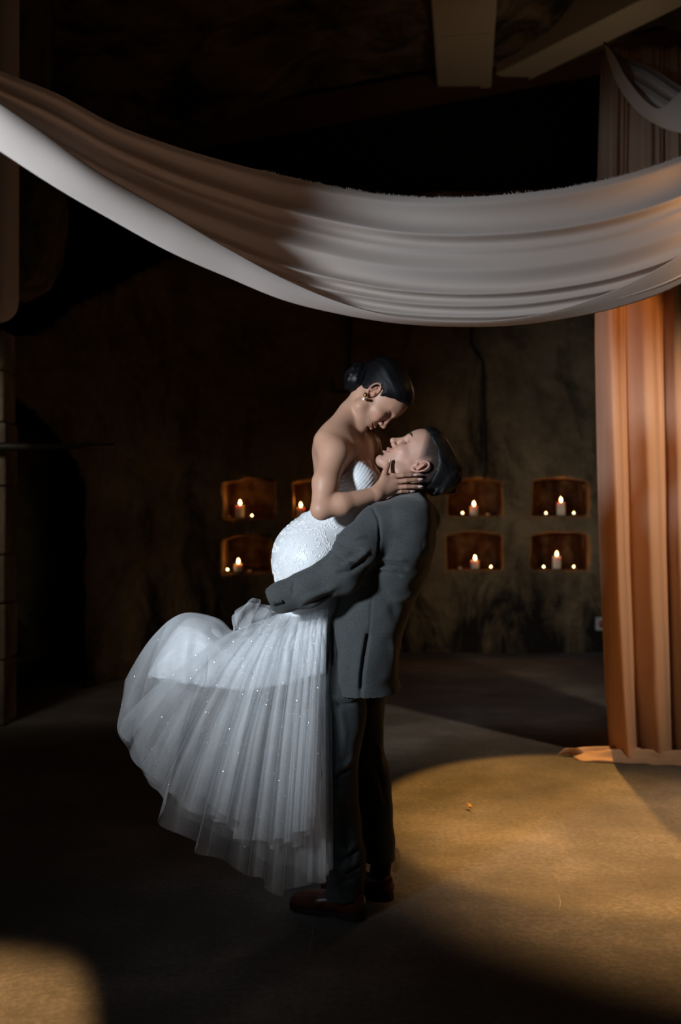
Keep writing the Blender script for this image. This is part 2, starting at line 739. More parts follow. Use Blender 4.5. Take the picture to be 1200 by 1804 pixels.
def make_emit(name, col, strength):
    m, nt, b = mat(name)
    b.inputs['Base Color'].default_value = (*col, 1)
    b.inputs['Emission Color'].default_value = (*col, 1)
    b.inputs['Emission Strength'].default_value = strength
    return m


M_ROCK = make_rock('cave_rock', (0.12, 0.09, 0.052), (0.27, 0.205, 0.12), (0.02, 0.017, 0.014), tint=True)
M_CEIL = make_rock('cave_ceiling_rock', (0.12, 0.085, 0.06), (0.25, 0.18, 0.12), (0.03, 0.024, 0.02), low_stain=False)
M_PIER = make_rock('pier_rock', (0.14, 0.11, 0.07), (0.26, 0.21, 0.14), (0.06, 0.05, 0.035), low_stain=False)
M_BLOCK = make_rock('pillar_limestone', (0.28, 0.24, 0.18), (0.45, 0.4, 0.32), (0.16, 0.13, 0.1), low_stain=False)
M_FLOOR = make_floor()
M_BLACK = simple('black_painted_steel', (0.006, 0.006, 0.006), 0.6)
M_BEAM = simple('white_painted_timber', (0.55, 0.5, 0.42), 0.7, nscale=60, var=0.08)
M_DRAPE = make_fabric('blush_chiffon', (0.86, 0.77, 0.71), 0.28)
M_CURT = make_fabric('peach_curtain_cloth', (0.78, 0.58, 0.44), 0.42)
M_WAX = simple('candle_wax', (0.82, 0.77, 0.66), 0.5, nscale=20, var=0.05, Subsurface_Weight=0.4)
M_WICK = simple('burnt_wick', (0.02, 0.015, 0.01), 0.9)
M_FLAME = make_emit('candle_flame', (1.0, 0.62, 0.22), 26.0)
M_TEAL = simple('tealight_cup', (0.75, 0.74, 0.72), 0.3, metal=0.7)
M_TFLAME = make_emit('tealight_glow', (1.0, 0.55, 0.22), 5.0)
M_SKIN = make_skin('bride_skin')
M_SKIN2 = make_skin('groom_skin')
M_HAIR = make_hair('sleek_black_hair', (0.004, 0.004, 0.005), 0.38)
M_HAIR2 = make_hair('short_black_hair', (0.007, 0.007, 0.007), 0.45)
M_SUIT = make_suit('charcoal_wool', (0.050, 0.055, 0.056))
M_TROU = make_suit('charcoal_trouser_wool', (0.036, 0.041, 0.043))
M_SHIRT = simple('white_shirt_cotton', (0.8, 0.8, 0.8), 0.7)
M_SATIN = simple('white_satin', (0.72, 0.745, 0.77), 0.5, nscale=80, var=0.03, Sheen_Weight=0.2)
M_LACE = simple('white_lace', (0.9, 0.91, 0.92), 0.65, nscale=150, var=0.08, bstr=0.5, bdist=0.004)
M_TULLE = make_tulle('white_tulle', 0.17, 0.72)
M_TULLE3 = make_tulle('airy_white_tulle', 0.09, 0.55)
M_TULLE2 = make_tulle('inner_white_tulle', 0.20, 0.66)
M_SHOE = simple('brown_leather', (0.085, 0.024, 0.013), 0.28, nscale=60, var=0.25, bstr=0.1)
M_SOLE = simple('dark_sole', (0.02, 0.014, 0.01), 0.6)
M_GOLD = simple('polished_gold', (0.85, 0.5, 0.2), 0.2, metal=1.0, bstr=0)
M_PEARL = simple('pearl', (0.85, 0.83, 0.8), 0.2, var=0.04, bstr=0)
M_GARNET = simple('dark_red_bead', (0.07, 0.008, 0.006), 0.2, bstr=0)
M_NAIL = simple('pale_pink_nail', (0.80, 0.60, 0.60), 0.22, var=0.04, bstr=0)
M_TOOTH = simple('tooth_white', (0.85, 0.84, 0.8), 0.3, var=0.03, bstr=0)
M_BROW = simple('dark_brow_hair', (0.025, 0.017, 0.013), 0.7, nscale=300)
M_BUTTON = simple('black_button', (0.01, 0.01, 0.01), 0.3, bstr=0)
M_RED = simple('red_plastic', (0.25, 0.012, 0.012), 0.4, bstr=0)
M_PLATE = simple('grey_plastic_plate', (0.4, 0.42, 0.42), 0.5, bstr=0)
M_IRON = simple('dark_iron', (0.012, 0.011, 0.01), 0.6)
M_PETAL = simple('yellow_petal', (0.75, 0.5, 0.16), 0.6)
M_SEQ = simple('clear_sequin', (0.95, 0.96, 1.0), 0.28, metal=0.85, bstr=0, var=0.02)

#@SETTING
# ------------------------------------------------------------------ the setting
# floor
fv, ff = box_data(-7, 7, -2.0, 11.2, -0.25, 0.0)
tag(mesh_np('floor', fv, ff, M_FLOOR, smooth=False), kind='structure')

# plan curve of the cave wall: X -> Y of the rock face
WX = np.array([-6.5, -4.0, -2.6, -2.05, -1.5, -0.9, 0.0, 1.0, 2.5, 4.0, 6.0])
WY = np.array([5.6, 6.3, 7.2, 7.85, 8.9, 9.55, 9.85, 9.9, 9.9, 9.8, 9.4])


def wall_y(x):
    return np.interp(x, WX, WY)


def wall_pt(u, v):
    y = 9.8
    for _ in range(30):
        y = 0.5 * y + 0.5 * float(wall_y((u - 600) * y / F))
    return P(u, v, y)


# niches: pixel boxes (left, right, top, bottom)
NICHES = [(393, 482, 848, 914), (517, 601, 849, 913), (391, 476, 946, 1011), (516, 601, 945, 1009),
          (790, 886, 847, 909), (938, 1037, 845, 909), (788, 886, 940, 1004), (938, 1037, 939, 1004)]
niche_boxes = []
for (l, r, t, b_) in NICHES:
    p0, p1 = wall_pt(l, b_), wall_pt(r, t)
    niche_boxes.append((min(p0[0], p1[0]), max(p0[0], p1[0]), p0[2], wall_pt((l + r) / 2, t)[2], (p0[1] + p1[1]) / 2))


WTX = [-3.2, -2.35, -1.5, -0.7, 0, 1, 3.5]
WTZ = [2.5, 2.75, 3.72, 4.2, 4.45, 4.6, 4.66]


def wall_body(p):
    d = np.maximum((wall_y(p[:, 0]) - p[:, 1]) * 0.85, p[:, 2] - np.interp(p[:, 0], WTX, WTZ))
    return np.maximum(np.maximum(d, p[:, 1] - 10.75), -(p[:, 2] + 0.1))


def niche_cut(x0, x1, z0, z1, yf):
    def fn(p):
        x, y, z = p[:, 0], p[:, 1], p[:, 2]
        zz = z1 + 0.012 - 0.035 * ((x - (x0 + x1) / 2) / ((x1 - x0) / 2)) ** 2
        return np.maximum(np.maximum(np.maximum(x0 - x, x - x1), np.maximum(z0 - z, z - zz)),
                          np.maximum(y - (yf + 0.42), yf - 0.6 - y))
    return fn


def door_cut(p):
    x, y, z = p[:, 0], p[:, 1], p[:, 2]
    cx, hw = -3.02, 0.985
    arch = np.where(z > 1.35, np.hypot((x - cx) / hw, (z - 1.35) / 1.12) - 1.0, np.abs(x - cx) / hw - 1.0) * 0.9
    return np.maximum(arch, y - 9.6)


ws = Shape().add(wall_body)
for nb in niche_boxes:
    ws.add(niche_cut(*nb), 0.012, 's')
ws.add(door_cut, 0.02, 's')
wv, wf = surface(ws, axis_steps([(-4.6, -1.4, 0.045), (-1.4, 2.75, 0.0185), (2.75, 4.0, 0.06)]),
                 axis_steps([(5.8, 9.3, 0.045), (9.3, 10.4, 0.025), (10.4, 10.8, 0.1)]),
                 axis_steps([(-0.15, 0.7, 0.03), (0.7, 1.85, 0.0165), (1.85, 4.8, 0.034)]))
# hewn unevenness; niche sills stay level
sill = np.zeros(len(wv), bool)
for x0, x1, z0, z1, yf in niche_boxes:
    sill |= (wv[:, 0] > x0 - 0.02) & (wv[:, 0] < x1 + 0.02) & (np.abs(wv[:, 2] - z0) < 0.03) & (wv[:, 1] > yf - 0.02)
wq = wv * np.array((1, 1, 1.6))
amp_ = np.where(sill, 0.0, 1.0)
wv[:, 1] += amp_ * (noise3(wq, 1.7, 3, 1) * 0.05 + noise3(wv * np.array((1, 1, 2.5)), 6.0, 2, 2) * 0.018)
wv[:, 0] += amp_ * noise3(wv, 5, 2, 12) * 0.014
wv[:, 2] += amp_ * noise3(wv, 5, 2, 5) * 0.014
soot_shade = np.zeros(len(wv))  # soot tint, deepened to paint shade into the niche insides
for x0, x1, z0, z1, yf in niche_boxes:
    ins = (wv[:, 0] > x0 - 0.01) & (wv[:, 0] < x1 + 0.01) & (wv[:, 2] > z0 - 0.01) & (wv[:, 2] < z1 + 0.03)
    soot_shade = np.maximum(soot_shade, ins * np.clip((wv[:, 1] - yf - 0.05) / 0.05, 0, 1))
soot_shade = soot_shade * np.clip(0.92 + 0.45 * noise3(wv * np.array((1, 1, 0.5)), 9, 3, 8), 0, 1)
tag(mesh_np('wall_back', wv, wf, M_ROCK, colors=1 - soot_shade[:, None] * np.array((0.78, 0.88, 0.93))), kind='structure')

# black void of the room above / behind the rock wall
v_, f_ = box_data(-8, 7, 10.8, 11.1, 0, 7.5)
tag(mesh_np('wall_rear', v_, f_, M_BLACK, smooth=False), kind='structure')

# rock ceiling, front edge rising to the right
gx = np.linspace(-5.5, 5.0, 150)
gy = np.linspace(1.0, 9.35, 130)
GX, GY = np.meshgrid(gx, gy, indexing='ij')
GZ = 5.2 + GX * 0.186 + (9.35 - GY) * 0.02
pp = np.stack([GX, GY, GZ], -1)
GZ = GZ + 0.10 + noise3(pp, 1.1, 3, 3) * 0.13 + noise3(pp, 5.0, 2, 6) * 0.03
bot = np.stack([GX, GY, GZ], -1)
topv = bot.copy()
topv[..., 2] += 1.3
n_, m_ = bot.shape[:2]
fb = grid_faces(n_, m_)
ft = grid_faces(n_, m_)[:, ::-1] + n_ * m_
edge = []
idx = np.arange(n_ * m_).reshape(n_, m_)
for loop in (idx[:, 0], idx[-1, :], idx[::-1, -1], idx[0, ::-1]):
    edge.append(np.stack([loop[:-1], loop[1:], loop[1:] + n_ * m_, loop[:-1] + n_ * m_], -1))
tag(mesh_np('ceiling', np.concatenate([bot.reshape(-1, 3), topv.reshape(-1, 3)]), np.concatenate([fb, ft] + edge), M_CEIL),
    kind='structure')
# flange strip along the ceiling's far edge
pts = np.array([(x, 9.3, 5.2 + x * 0.186) for x in (-5.5, 5.0)])
v_ = []
for px, py, pz in pts:
    for dy, dz in ((-0.06, -0.09), (0.2, -0.09), (0.2, 0.12), (-0.06, 0.12)):
        v_.append((px, py + dy, pz + dz))
f_ = np.array([(0, 1, 5, 4), (1, 2, 6, 5), (2, 3, 7, 6), (3, 0, 4, 7), (0, 3, 2, 1), (4, 5, 6, 7)])
tag(mesh_np('trim_1', np.array(v_), f_, simple('rusty_steel_edge', (0.09, 0.035, 0.02), 0.8), smooth=False), kind='structure')


def beam(name, a, b, width, height, matl, label, splits=()):
    """boxed timber from a to b (underside centre line); boards along its length"""
    a, b = np.asarray(a, float), np.asarray(b, float)
    d = b - a
    root = empty(name, a, label, 'beam')
    side = np.cross(d, (0, 0, 1.0))
    side /= np.linalg.norm(side)
    cuts = [0.0, *splits, 1.0]
    for t0, t1 in zip(cuts[:-1], cuts[1:]):
        q0, q1 = a + d * (t0 + (0.004 if t0 else 0)), a + d * (t1 - (0.004 if t1 < 1 else 0))
        vv = []
        for q in (q0, q1):
            for sx, sz in ((-.5, 0), (.5, 0), (.5, 1), (-.5, 1)):
                vv.append(q + side * sx * width + np.array((0, 0, sz * height)))
        ob = mesh_np('board', np.array(vv), f_, matl, root, smooth=False)
        bv = ob.modifiers.new('edge', 'BEVEL')
        bv.width = 0.012
        bv.segments = 2
    return root


beam('ceiling_beam', P(818, 158, 9.32), P(817, -160, 6.4), 0.50, 0.3, M_BEAM,
     'pale painted ceiling beam at the top, running straight back from the camera', (0.38,))
beam('ceiling_beam', P(897, 140, 9.3), P(1420, -120, 6.8), 0.34, 0.36, M_BEAM,
     'pale ceiling beam running diagonally to the upper right corner')


# rock pier hanging beside the left drape
vk = np.array([-60, 0, 60, 130, 220, 300, 380, 440, 480, 508, 520])
uL = np.array([-60, -60, -60, -60, -60, -60, -60, -50, -40, -20, 0])
uR = np.array([97, 94, 92, 82, 88, 103, 111, 104, 90, 60, 20])
vd = np.linspace(-60, 520, 90)
L_, R_ = spline(vk, uL, vd), spline(vk, uR, vd)
th = np.linspace(0, 2 * np.pi, 64, endpoint=False)
G = []
for v, l, r in zip(vd, L_, R_):
    a0, a1 = P(l, v, 6.9), P(r, v, 6.9)
    c = (a0 + a1) / 2
    hw_ = (a1[0] - a0[0]) / 2
    G.append(np.stack([c[0] + hw_ * np.sign(np.cos(th)) * np.abs(np.cos(th)) ** 0.7, 6.9 + 0.3 * np.sign(np.sin(th)) * np.abs(np.sin(th)) ** 0.7, np.full(64, c[2])], -1))
G = np.array(G)
G = G + np.stack([noise3(G, 4, 3, 1), noise3(G, 4, 3, 2), 0 * G[..., 0]], -1) * 0.035
o = mesh_np('wall_pier', G.reshape(-1, 3), [grid_faces(90, 64, True), np.arange(64)[None, :], (np.arange(64) + 89 * 64)[None, ::-1]], M_PIER)
tag(o, kind='structure')

# stone pillar at the left edge, laid in blocks
root = empty('stone_pillar', (-2.45, 6.6, 0), 'pale stone block pillar at the left edge of the picture', 'pillar')
zs_ = [0.0, 0.43, 0.80, 1.12, 1.57, 1.99, 2.33, 2.60]
rr = random.Random(3)
for z0, z1 in zip(zs_[:-1], zs_[1:]):
    jx = rr.uniform(-0.012, 0.012)
    bevel_box('stone_block', (0.60 + jx, 0.26, z1 - z0 - 0.008), (-2.492 + jx / 2, 6.63, (z0 + z1) / 2 - 0.001), M_BLOCK, root, 0.02, 3)
# iron bar running from the pillar
vv, ff_ = tube_data(np.array([P(-60, 786, 6.35), P(48, 787, 6.42), P(52, 787, 6.42), P(140, 786, 6.8), P(200, 785, 7.1)]), [0.028, 0.028, 0.018, 0.017, 0.017], 10)
tag(mesh_np('iron_bar', vv, ff_, M_IRON), 'dark iron bar crossing the stone pillar into the dark archway', 'bar')

# conduits, junction box, switch on the back wall
def wall_tube(name, px, rad, label, matl, cate):
    pts = []
    for u, v in px:
        p = wall_pt(u, v)
        pts.append((p[0], p[1] - 0.09, p[2]))
    dens = []
    for a, b in zip(pts[:-1], pts[1:]):
        for t in np.linspace(0, 1, 8, endpoint=False):
            dens.append(np.array(a) * (1 - t) + np.array(b) * t)
    dens.append(np.array(pts[-1]))
    v2, f2 = tube_data(dens, rad, 8)
    return tag(mesh_np(name, v2, f2, matl), label, cate)


wall_tube('wall_conduit', [(619, 560), (618, 600), (614, 650), (613, 692), (588, 692), (586, 668)], 0.013,
          'thin dark conduit bending on the rock wall behind the bride', M_IRON, 'conduit')
wall_tube('wall_conduit', [(826, 560), (828, 610), (848, 640), (849, 720), (851, 845)], 0.013,
          'dark cable running down the rock wall to the candle niches', M_IRON, 'cable')
p = wall_pt(623, 556)
bevel_box('junction_box', (0.15, 0.07, 0.05), (p[0], p[1] - 0.1, p[2]), M_PLATE, None, 0.008)
tag(bpy.data.objects['junction_box'], 'small pale junction box on the wall just under the swag', 'box')
p = wall_pt(1056, 1097)
root = empty('wall_switch', (p[0], p[1] - 0.1, p[2] - 0.06), 'square wall switch with a red button beside the curtain', 'switch')
bevel_box('plate', (0.12, 0.05, 0.13), (p[0], p[1] - 0.09, p[2]), M_PLATE, root, 0.008)
vv, ff_ = lathe_data([(0, 0.03), (0.03, 0.03), (0.038, 0.02), (0.038, 0.0)], 20)
vv = np.stack([vv[:, 0], -vv[:, 2], vv[:, 1]], -1) + np.array((p[0], p[1] - 0.115, p[2]))
mesh_np('red_button', vv, ff_, M_RED, root)

# ------------------------------------------------------------------ candles in the niches
CANDLES = [  # niche, candle u, base v, flame v, label
    (0, 423, 913, 884, 'lit white pillar candle in the top left niche of the wall'),
    (1, 530, 912, 888, 'lit pillar candle just left of the bride\'s elbow'),
    (2, 420, 1010, 987, 'lit pillar candle in the bottom left niche'),
    (4, 835, 908, 886, 'lit pillar candle in the upper niche beside the groom\'s head'),
    (5, 988.5, 908, 879, 'lit pillar candle in the top right niche nearest the curtain'),
    (6, 837, 1003, 981, 'lit pillar candle in the lower niche behind the groom\'s back'),
    (7, 981, 1003, 974, 'lit pillar candle in the bottom right niche nearest the curtain')]


def candle(u, fv, zb, y, label):
    x = (u - 600) * y / F
    zt = CAMZ - (fv - 902) * y / F - 0.035
    h = zt - zb
    root = empty('pillar_candle', (x, y, zb), label, 'candle', 'pillar candles in the wall niches')
    r = 0.042
    v1, f1 = lathe_data([(0, 0), (r, 0), (r * 1.0, h * 0.5), (r * 0.99, h - 0.004), (r * 0.93, h), (r * 0.8, h - 0.006), (r * 0.5, h - 0.014), (0, h - 0.016)], 24, (x, y, zb))
    mesh_np('wax_body', v1, f1, M_WAX, root)
    v1, f1 = tube_data([(x, y, zt - 0.018), (x, y, zt + 0.006)], 0.002, 6)
    mesh_np('wick', v1, f1, M_WICK, root)
    v1, f1 = lathe_data([(0, 0), (0.007, 0.005), (0.0115, 0.014), (0.011, 0.022), (0.007, 0.034), (0.003, 0.045), (0, 0.05)], 14, (x, y, zt + 0.004))
    mesh_np('flame', v1, f1, M_FLAME, root)
    d = bpy.data.lights.new('candle_light', 'POINT')
    d.energy = 0.95
    d.color = (1.0, 0.30, 0.05)
    d.shadow_soft_size = 0.02
    lo = bpy.data.objects.new('candle_light', d)
    COL.objects.link(lo)
    lo.parent = root
    lo.location = (0, -0.0, h + 0.085)


for k, u, bv, fv_, lab in CANDLES:
    x0, x1, z0, z1, yf = niche_boxes[k]
    zb = z0 + 0.006
    y = F * (CAMZ - zb) / (bv - 902.0) if abs(bv - 902) > 40 else yf + 0.05
    y = min(max(y, yf + 0.02), yf + 0.22)
    y = yf + 0.10
    candle(u, fv_, zb, y, lab)

TEA = [(0, 397, 0, 'unlit tealight at the left end of the top left niche'), (0, 444, 1, 'glowing tealight right of the candle in the top left niche'),
       (1, 521, 0, 'dim tealight in the niche beside the bride\'s elbow'), (2, 397, 1, 'glowing tealight at the left end of the bottom left niche'),
       (2, 440, 0, 'unlit tealight right of the candle in the bottom left niche'),
       (4, 815, 1, 'glowing tealight left of the candle in the upper niche behind the groom\'s head'), (4, 860, 0, 'unlit tealight right of the candle in the upper niche behind the groom\'s head'),
       (5, 962, 1, 'glowing tealight left of the candle in the top right niche'), (5, 1011, 1, 'glowing tealight right of the candle in the top right niche'),
       (6, 810, 0, 'dim tealight left of the candle in the lower niche behind the groom\'s back'), (6, 865, 1, 'glowing tealight right of the candle in the lower niche behind the groom\'s back'),
       (7, 958, 1, 'glowing tealight left of the candle in the bottom right niche'), (7, 1011, 1, 'glowing tealight right of the candle in the bottom right niche')]
for k, u, lit, lab in TEA:
    x0, x1, z0, z1, yf = niche_boxes[k]
    y = yf + 0.045
    x = (u - 600) * y / F
    x = min(max(x, x0 + 0.03), x1 - 0.03)
    zb = z0 + 0.006
    root = empty('tealight', (x, y, zb), lab, 'tealight', 'tealights in the wall niches')
    v1, f1 = lathe_data([(0, 0), (0.018, 0), (0.0195, 0.018), (0.0185, 0.018), (0.0175, 0.004), (0, 0.004)], 18, (x, y, zb))
    mesh_np('cup', v1, f1, M_TEAL, root)
    v1, f1 = lathe_data([(0.0172, 0.004), (0.0172, 0.013), (0, 0.012)], 18, (x, y, zb))
    mesh_np('wax', v1, f1, M_TFLAME if lit else M_WAX, root)
    if lit:
        v1, f1 = lathe_data([(0, 0), (0.005, 0.004), (0.007, 0.009), (0.004, 0.017), (0, 0.022)], 10, (x, y, zb + 0.013))
        mesh_np('flame', v1, f1, M_FLAME, root)

#@DRAPES
# ------------------------------------------------------------------ drapes


def swag(name, top, bot_, lip, depth, cs, folds, label, matl, ns=220, sag=0.16, fringe=False):
    """hammock of cloth hung between two points.
    top/bot_/lip : pixel polylines over u, depth: Y over u; cross-section = far inner side from the
    top edge down to the trough, then the near side up to the lip."""
    us = np.linspace(top[0][0], top[-1][0], ns)
    tv = spline([p[0] for p in top], [p[1] for p in top], us)
    bv = spline([p[0] for p in bot_], [p[1] for p in bot_], us)
    lv = spline([p[0] for p in lip], [p[1] for p in lip], us)
    yv = spline([p[0] for p in depth], [p[1] for p in depth], us)
    nt_, nl_ = 120, 26
    G = np.zeros((ns, nt_ + nl_, 3))
    t = np.linspace(0, 1, nt_)
    for i, u in enumerate(us):
        # inner side: depth from far (top edge) to near (trough), with folds running along
        sm = (i / (ns - 1))
        amp = 0.55 + 0.45 * math.sin(math.pi * min(1, max(0, sm * 0.9 + 0.05)))
        sg = spline([c_[0] for c_ in cs], [c_[1] for c_ in cs], np.array([u]))[0] if cs else sag
        off = sg * (0.80 - 1.0 * t ** 1.1)
        fold = np.zeros(nt_)
        for (tc, wd, hgt, drift, fade0, fade1) in folds:
            a = hgt * np.interp(sm, [0, 0.25, 0.6, 1], [fade0, 0.8, 1.0, fade1])
            c = tc + drift * (sm - 0.55)
            x_ = (t - c) / wd
            fold += a * np.exp(-np.abs(x_) ** 1.6)
        yy = yv[i] + off - fold * amp * 1.9
        vv_ = tv[i] + (bv[i] - tv[i]) * t
        for j in range(nt_):
            G[i, j] = P(u, vv_[j], yy[j])
        # near side, from the trough up to the lip
        s = np.linspace(0, 1, nl_ + 1)[1:]
        y2 = yy[-1] - 0.05 * sg / 0.16 * np.sin(s * np.pi * 0.5) - 0.02 * s
        v2 = bv[i] + (lv[i] - bv[i]) * s
        for j in range(nl_):
            G[i, nt_ + j] = P(u, v2[j], y2[j])
    o = mesh_np(name, G.reshape(-1, 3), grid_faces(ns, nt_ + nl_), matl)
    md = o.modifiers.new('thickness', 'SOLIDIFY')
    md.thickness = 0.002
    tag(o, label, 'drape')
    return o, G


top = [(-240, 20), (-120, 72), (0, 125), (100, 165), (200, 218), (300, 255), (400, 285), (500, 310), (600, 331), (700, 345), (800, 348), (900, 342), (1000, 330), (1100, 308), (1200, 275), (1290, 236), (1360, 200)]
bot_ = [(-240, 100), (-120, 185), (0, 265), (100, 330), (200, 388), (300, 443), (400, 487), (500, 528), (600, 553), (700, 569), (800, 575), (900, 573), (1000, 560), (1100, 538), (1200, 500), (1290, 440), (1360, 380)]
lip = [(-240, 20), (-120, 95), (0, 182), (60, 222), (150, 288), (300, 377), (400, 437), (500, 491), (600, 533), (700, 558), (800, 566), (900, 562), (1000, 541), (1100, 503), (1200, 448), (1290, 380), (1360, 310)]
dep = [(-240, 2.3), (0, 2.5), (300, 2.9), (600, 3.3), (900, 3.65), (1200, 4.0), (1360, 4.15)]
FOLDS = [  # t centre, width, height, drift along length, strength at left end, at right end
    (0.05, 0.07, 0.020, 0.0, 0.5, 1.0), (0.28, 0.05, 0.034, 0.10, 0.5, 1.1), (0.40, 0.035, 0.012, 0.1, 0.6, 1.0),
    (0.55, 0.10, 0.030, 0.12, 0.4, 0.9), (0.735, 0.030, 0.030, 0.10, 0.5, 1.1), (0.83, 0.030, 0.026, 0.08, 0.5, 1.0),
    (0.92, 0.025, 0.020, 0.05, 0.5, 1.0)]
sw, SG = swag('swag_drape', top, bot_, lip, dep, [(-240, 0.30), (0, 0.28), (250, 0.23), (420, 0.15), (600, 0.09), (800, 0.07), (1360, 0.07)], FOLDS, 'long blush cloth swag sweeping across above the couple', M_DRAPE)
# frayed threads along the cut top edge
rs = np.random.RandomState(4)
v_, f_ = [], []
for k in range(700):
    i = rs.randint(95, 205)
    fr = rs.rand()
    a = SG[i, 0] * (1 - fr) + SG[i + 1, 0] * fr
    tip = a + np.array((rs.normal(0, 0.004), rs.normal(0, 0.004), abs(rs.normal(0, 0.004)) + 0.001))
    w_ = np.array((0.0007, 0, 0))
    o_ = len(v_)
    v_ += [a - w_, a + w_, tip]
    f_.append((o_, o_ + 1, o_ + 2))
tag(mesh_np('frayed_edge', np.array(v_), np.array(f_), M_DRAPE, sw, smooth=False), kind='stuff')

top2 = [(1064, 72), (1080, 86), (1110, 106), (1135, 112), (1160, 126), (1200, 152), (1260, 165), (1330, 150), (1400, 110)]
bot2 = [(1064, 78), (1080, 130), (1100, 168), (1120, 193), (1145, 213), (1170, 226), (1200, 234), (1260, 230), (1330, 205), (1400, 150)]
lip2 = [(1064, 76), (1080, 92), (1100, 130), (1120, 158), (1140, 180), (1160, 191), (1200, 160), (1260, 120), (1330, 100), (1400, 90)]
dep2 = [(1064, 5.45), (1130, 5.35), (1200, 5.2), (1300, 5.05), (1400, 4.95)]
FOLDS2 = [(0.2, 0.08, 0.03, 0.2, 1, 1), (0.5, 0.08, 0.04, 0.2, 1, 1), (0.8, 0.07, 0.03, 0.1, 1, 1)]
swag('swag_drape', top2, bot2, lip2, dep2, None, FOLDS2, 'short blush swag looped at the top of the right hand curtain', M_DRAPE, ns=90, sag=0.12)

# full length curtain on the right
root = empty('curtain', P(1180, 1338, 5.62) * np.array((1, 1, 0)), 'floor length peach curtain hanging at the right edge', 'curtain')
ns_, nz_ = 260, 120
S_ = np.linspace(0, 1, ns_)
zz_ = np.linspace(0.004, 4.05, nz_)
G = np.zeros((nz_, ns_, 3))
pl = [0.02, 0.075, 0.165, 0.24, 0.33, 0.43, 0.52, 0.62, 0.72, 0.82, 0.92]
for i, z in enumerate(zz_):
    hgt = z / 4.05
    wdt = np.interp(z, [0, 0.5, 1.5, 2.6, 3.4, 4.05], [0.80, 0.83, 0.86, 0.86, 0.84, 0.80])
    left = np.interp(z, [0, 0.4, 1.2, 2.4, 3.2, 4.05], [1.555, 1.53, 1.50, 1.475, 1.48, 1.50])
    drift = 0.5 * math.sin(hgt * 2.2 + 0.4)
    ph = 2 * np.pi * (5.6 * S_ + 0.25 * np.sin(2 * np.pi * S_ * 1.3 + 1.0)) + drift
    A = np.interp(z, [0, 0.3, 2.0, 4.05], [0.066, 0.070, 0.058, 0.022])
    y = 5.66 + A * np.sin(ph) + 0.35 * A * np.sin(2.1 * ph + 1.3 + hgt) + 0.004 * np.sin(5.3 * ph + hgt * 3)
    x = left + wdt * S_ + 0.35 * A * np.cos(ph)
    # soft turn-back at the free left edge
    y = y + 0.05 * np.exp(-(S_ / 0.03) ** 2)
    G[i, :, 0], G[i, :, 1], G[i, :, 2] = x, y, z
G += (noise3(G * np.array((3, 3, 0.6)), 3, 2, 4) * 0.008)[..., None] * np.array((0.3, 1, 0))
o = mesh_np('panel', G.reshape(-1, 3), grid_faces(nz_, ns_), M_CURT, root)
md = o.modifiers.new('thickness', 'SOLIDIFY')
md.thickness = 0.002
# puddled hem
ax_, ay_ = np.linspace(0, 1, 120), np.linspace(0, 1, 40)
A1, A2 = np.meshgrid(ax_, ay_, indexing='ij')
ctr = np.stack([1.30 + 0.85 * A1, 5.72 - 0.13 * A1, 0 * A1], -1)
wid = 0.30 * np.interp(A1, [0, 0.1, 0.3, 1], [0.06, 0.6, 0.8, 0.75])
Gp = ctr + np.stack([0.05 * np.sin(A2 * 9 + A1 * 14), -(A2 - 0.35) * wid, 0 * A1], -1)
hz = 0.055 * np.sin(np.pi * A2) ** 0.7 * np.interp(A1, [0, 0.05, 0.25, 1], [0.25, 0.7, 1.0, 0.8])
rid = 0.5 + 0.5 * np.sin(A2 * 16 + 7 * noise3(Gp, 5, 2, 3) + A1 * 11)
Gp[..., 2] = 0.003 + hz * (0.45 + 0.75 * rid)
o = mesh_np('puddled_hem', Gp.reshape(-1, 3), grid_faces(120, 40), M_CURT, root)
md = o.modifiers.new('thickness', 'SOLIDIFY')
md.thickness = 0.002

# hanging tail of drape at the left edge
th = np.linspace(0, 2 * np.pi, 90, endpoint=False)
vd = np.concatenate([np.linspace(-80, 540, 60), np.array([548, 556, 563, 569, 574, 578])])
G = []
for v in vd:
    r_edge = np.interp(v, [-80, 540, 556, 566, 574, 578], [33, 32, 30, 26, 16, 6])
    ctr_, hw_ = (-75 + r_edge) / 2, (75 + r_edge) / 2
    yb = 5.0
    c = P(ctr_, v, yb)
    a = hw_ * yb / F
    b_ = 0.10 * np.interp(v, [540, 578], [1, 0.2])
    rr_ = 1 + 0.10 * np.sin(7 * th + 0.4)
    G.append(np.stack([c[0] + a * np.cos(th) * (1 + 0.0 * rr_), yb + b_ * np.sin(th) * rr_, np.full(90, c[2]) + 0.03 * np.cos(th)], -1))
G = np.array(G)
o = mesh_np('hanging_drape', G.reshape(-1, 3), [grid_faces(len(vd), 90, True), (np.arange(90) + (len(vd) - 1) * 90)[None, ::-1]], M_DRAPE)
tag(o, 'hanging tail of blush cloth at the top left edge behind the swag', 'drape')

# floor scraps
def petal(name, u, v, size, matl, label, cate, rot=0.5, hgt=0.01):
    y = F * CAMZ / (v - 902.0)
    c = P(u, v, y)
    a, b = np.meshgrid(np.linspace(-1, 1, 13), np.linspace(-1, 1, 9), indexing='ij')
    wv_ = np.sqrt(np.clip(1 - a * a * 0.9, 0, 1))
    x, yy = a * size, b * wv_ * size * 0.42
    zz = hgt * (0.35 + a * a * 0.6 + 0.5 * b * b + 0.3 * np.sin(3 * a + 1)) + 0.001
    ca, sa = math.cos(rot), math.sin(rot)
    G_ = np.stack([c[0] + ca * x - sa * yy, c[1] + sa * x + ca * yy, zz], -1)
    o = mesh_np(name, G_.reshape(-1, 3), grid_faces(13, 9), matl)
    md = o.modifiers.new('thickness', 'SOLIDIFY')
    md.thickness = 0.0015
    return tag(o, label, cate)


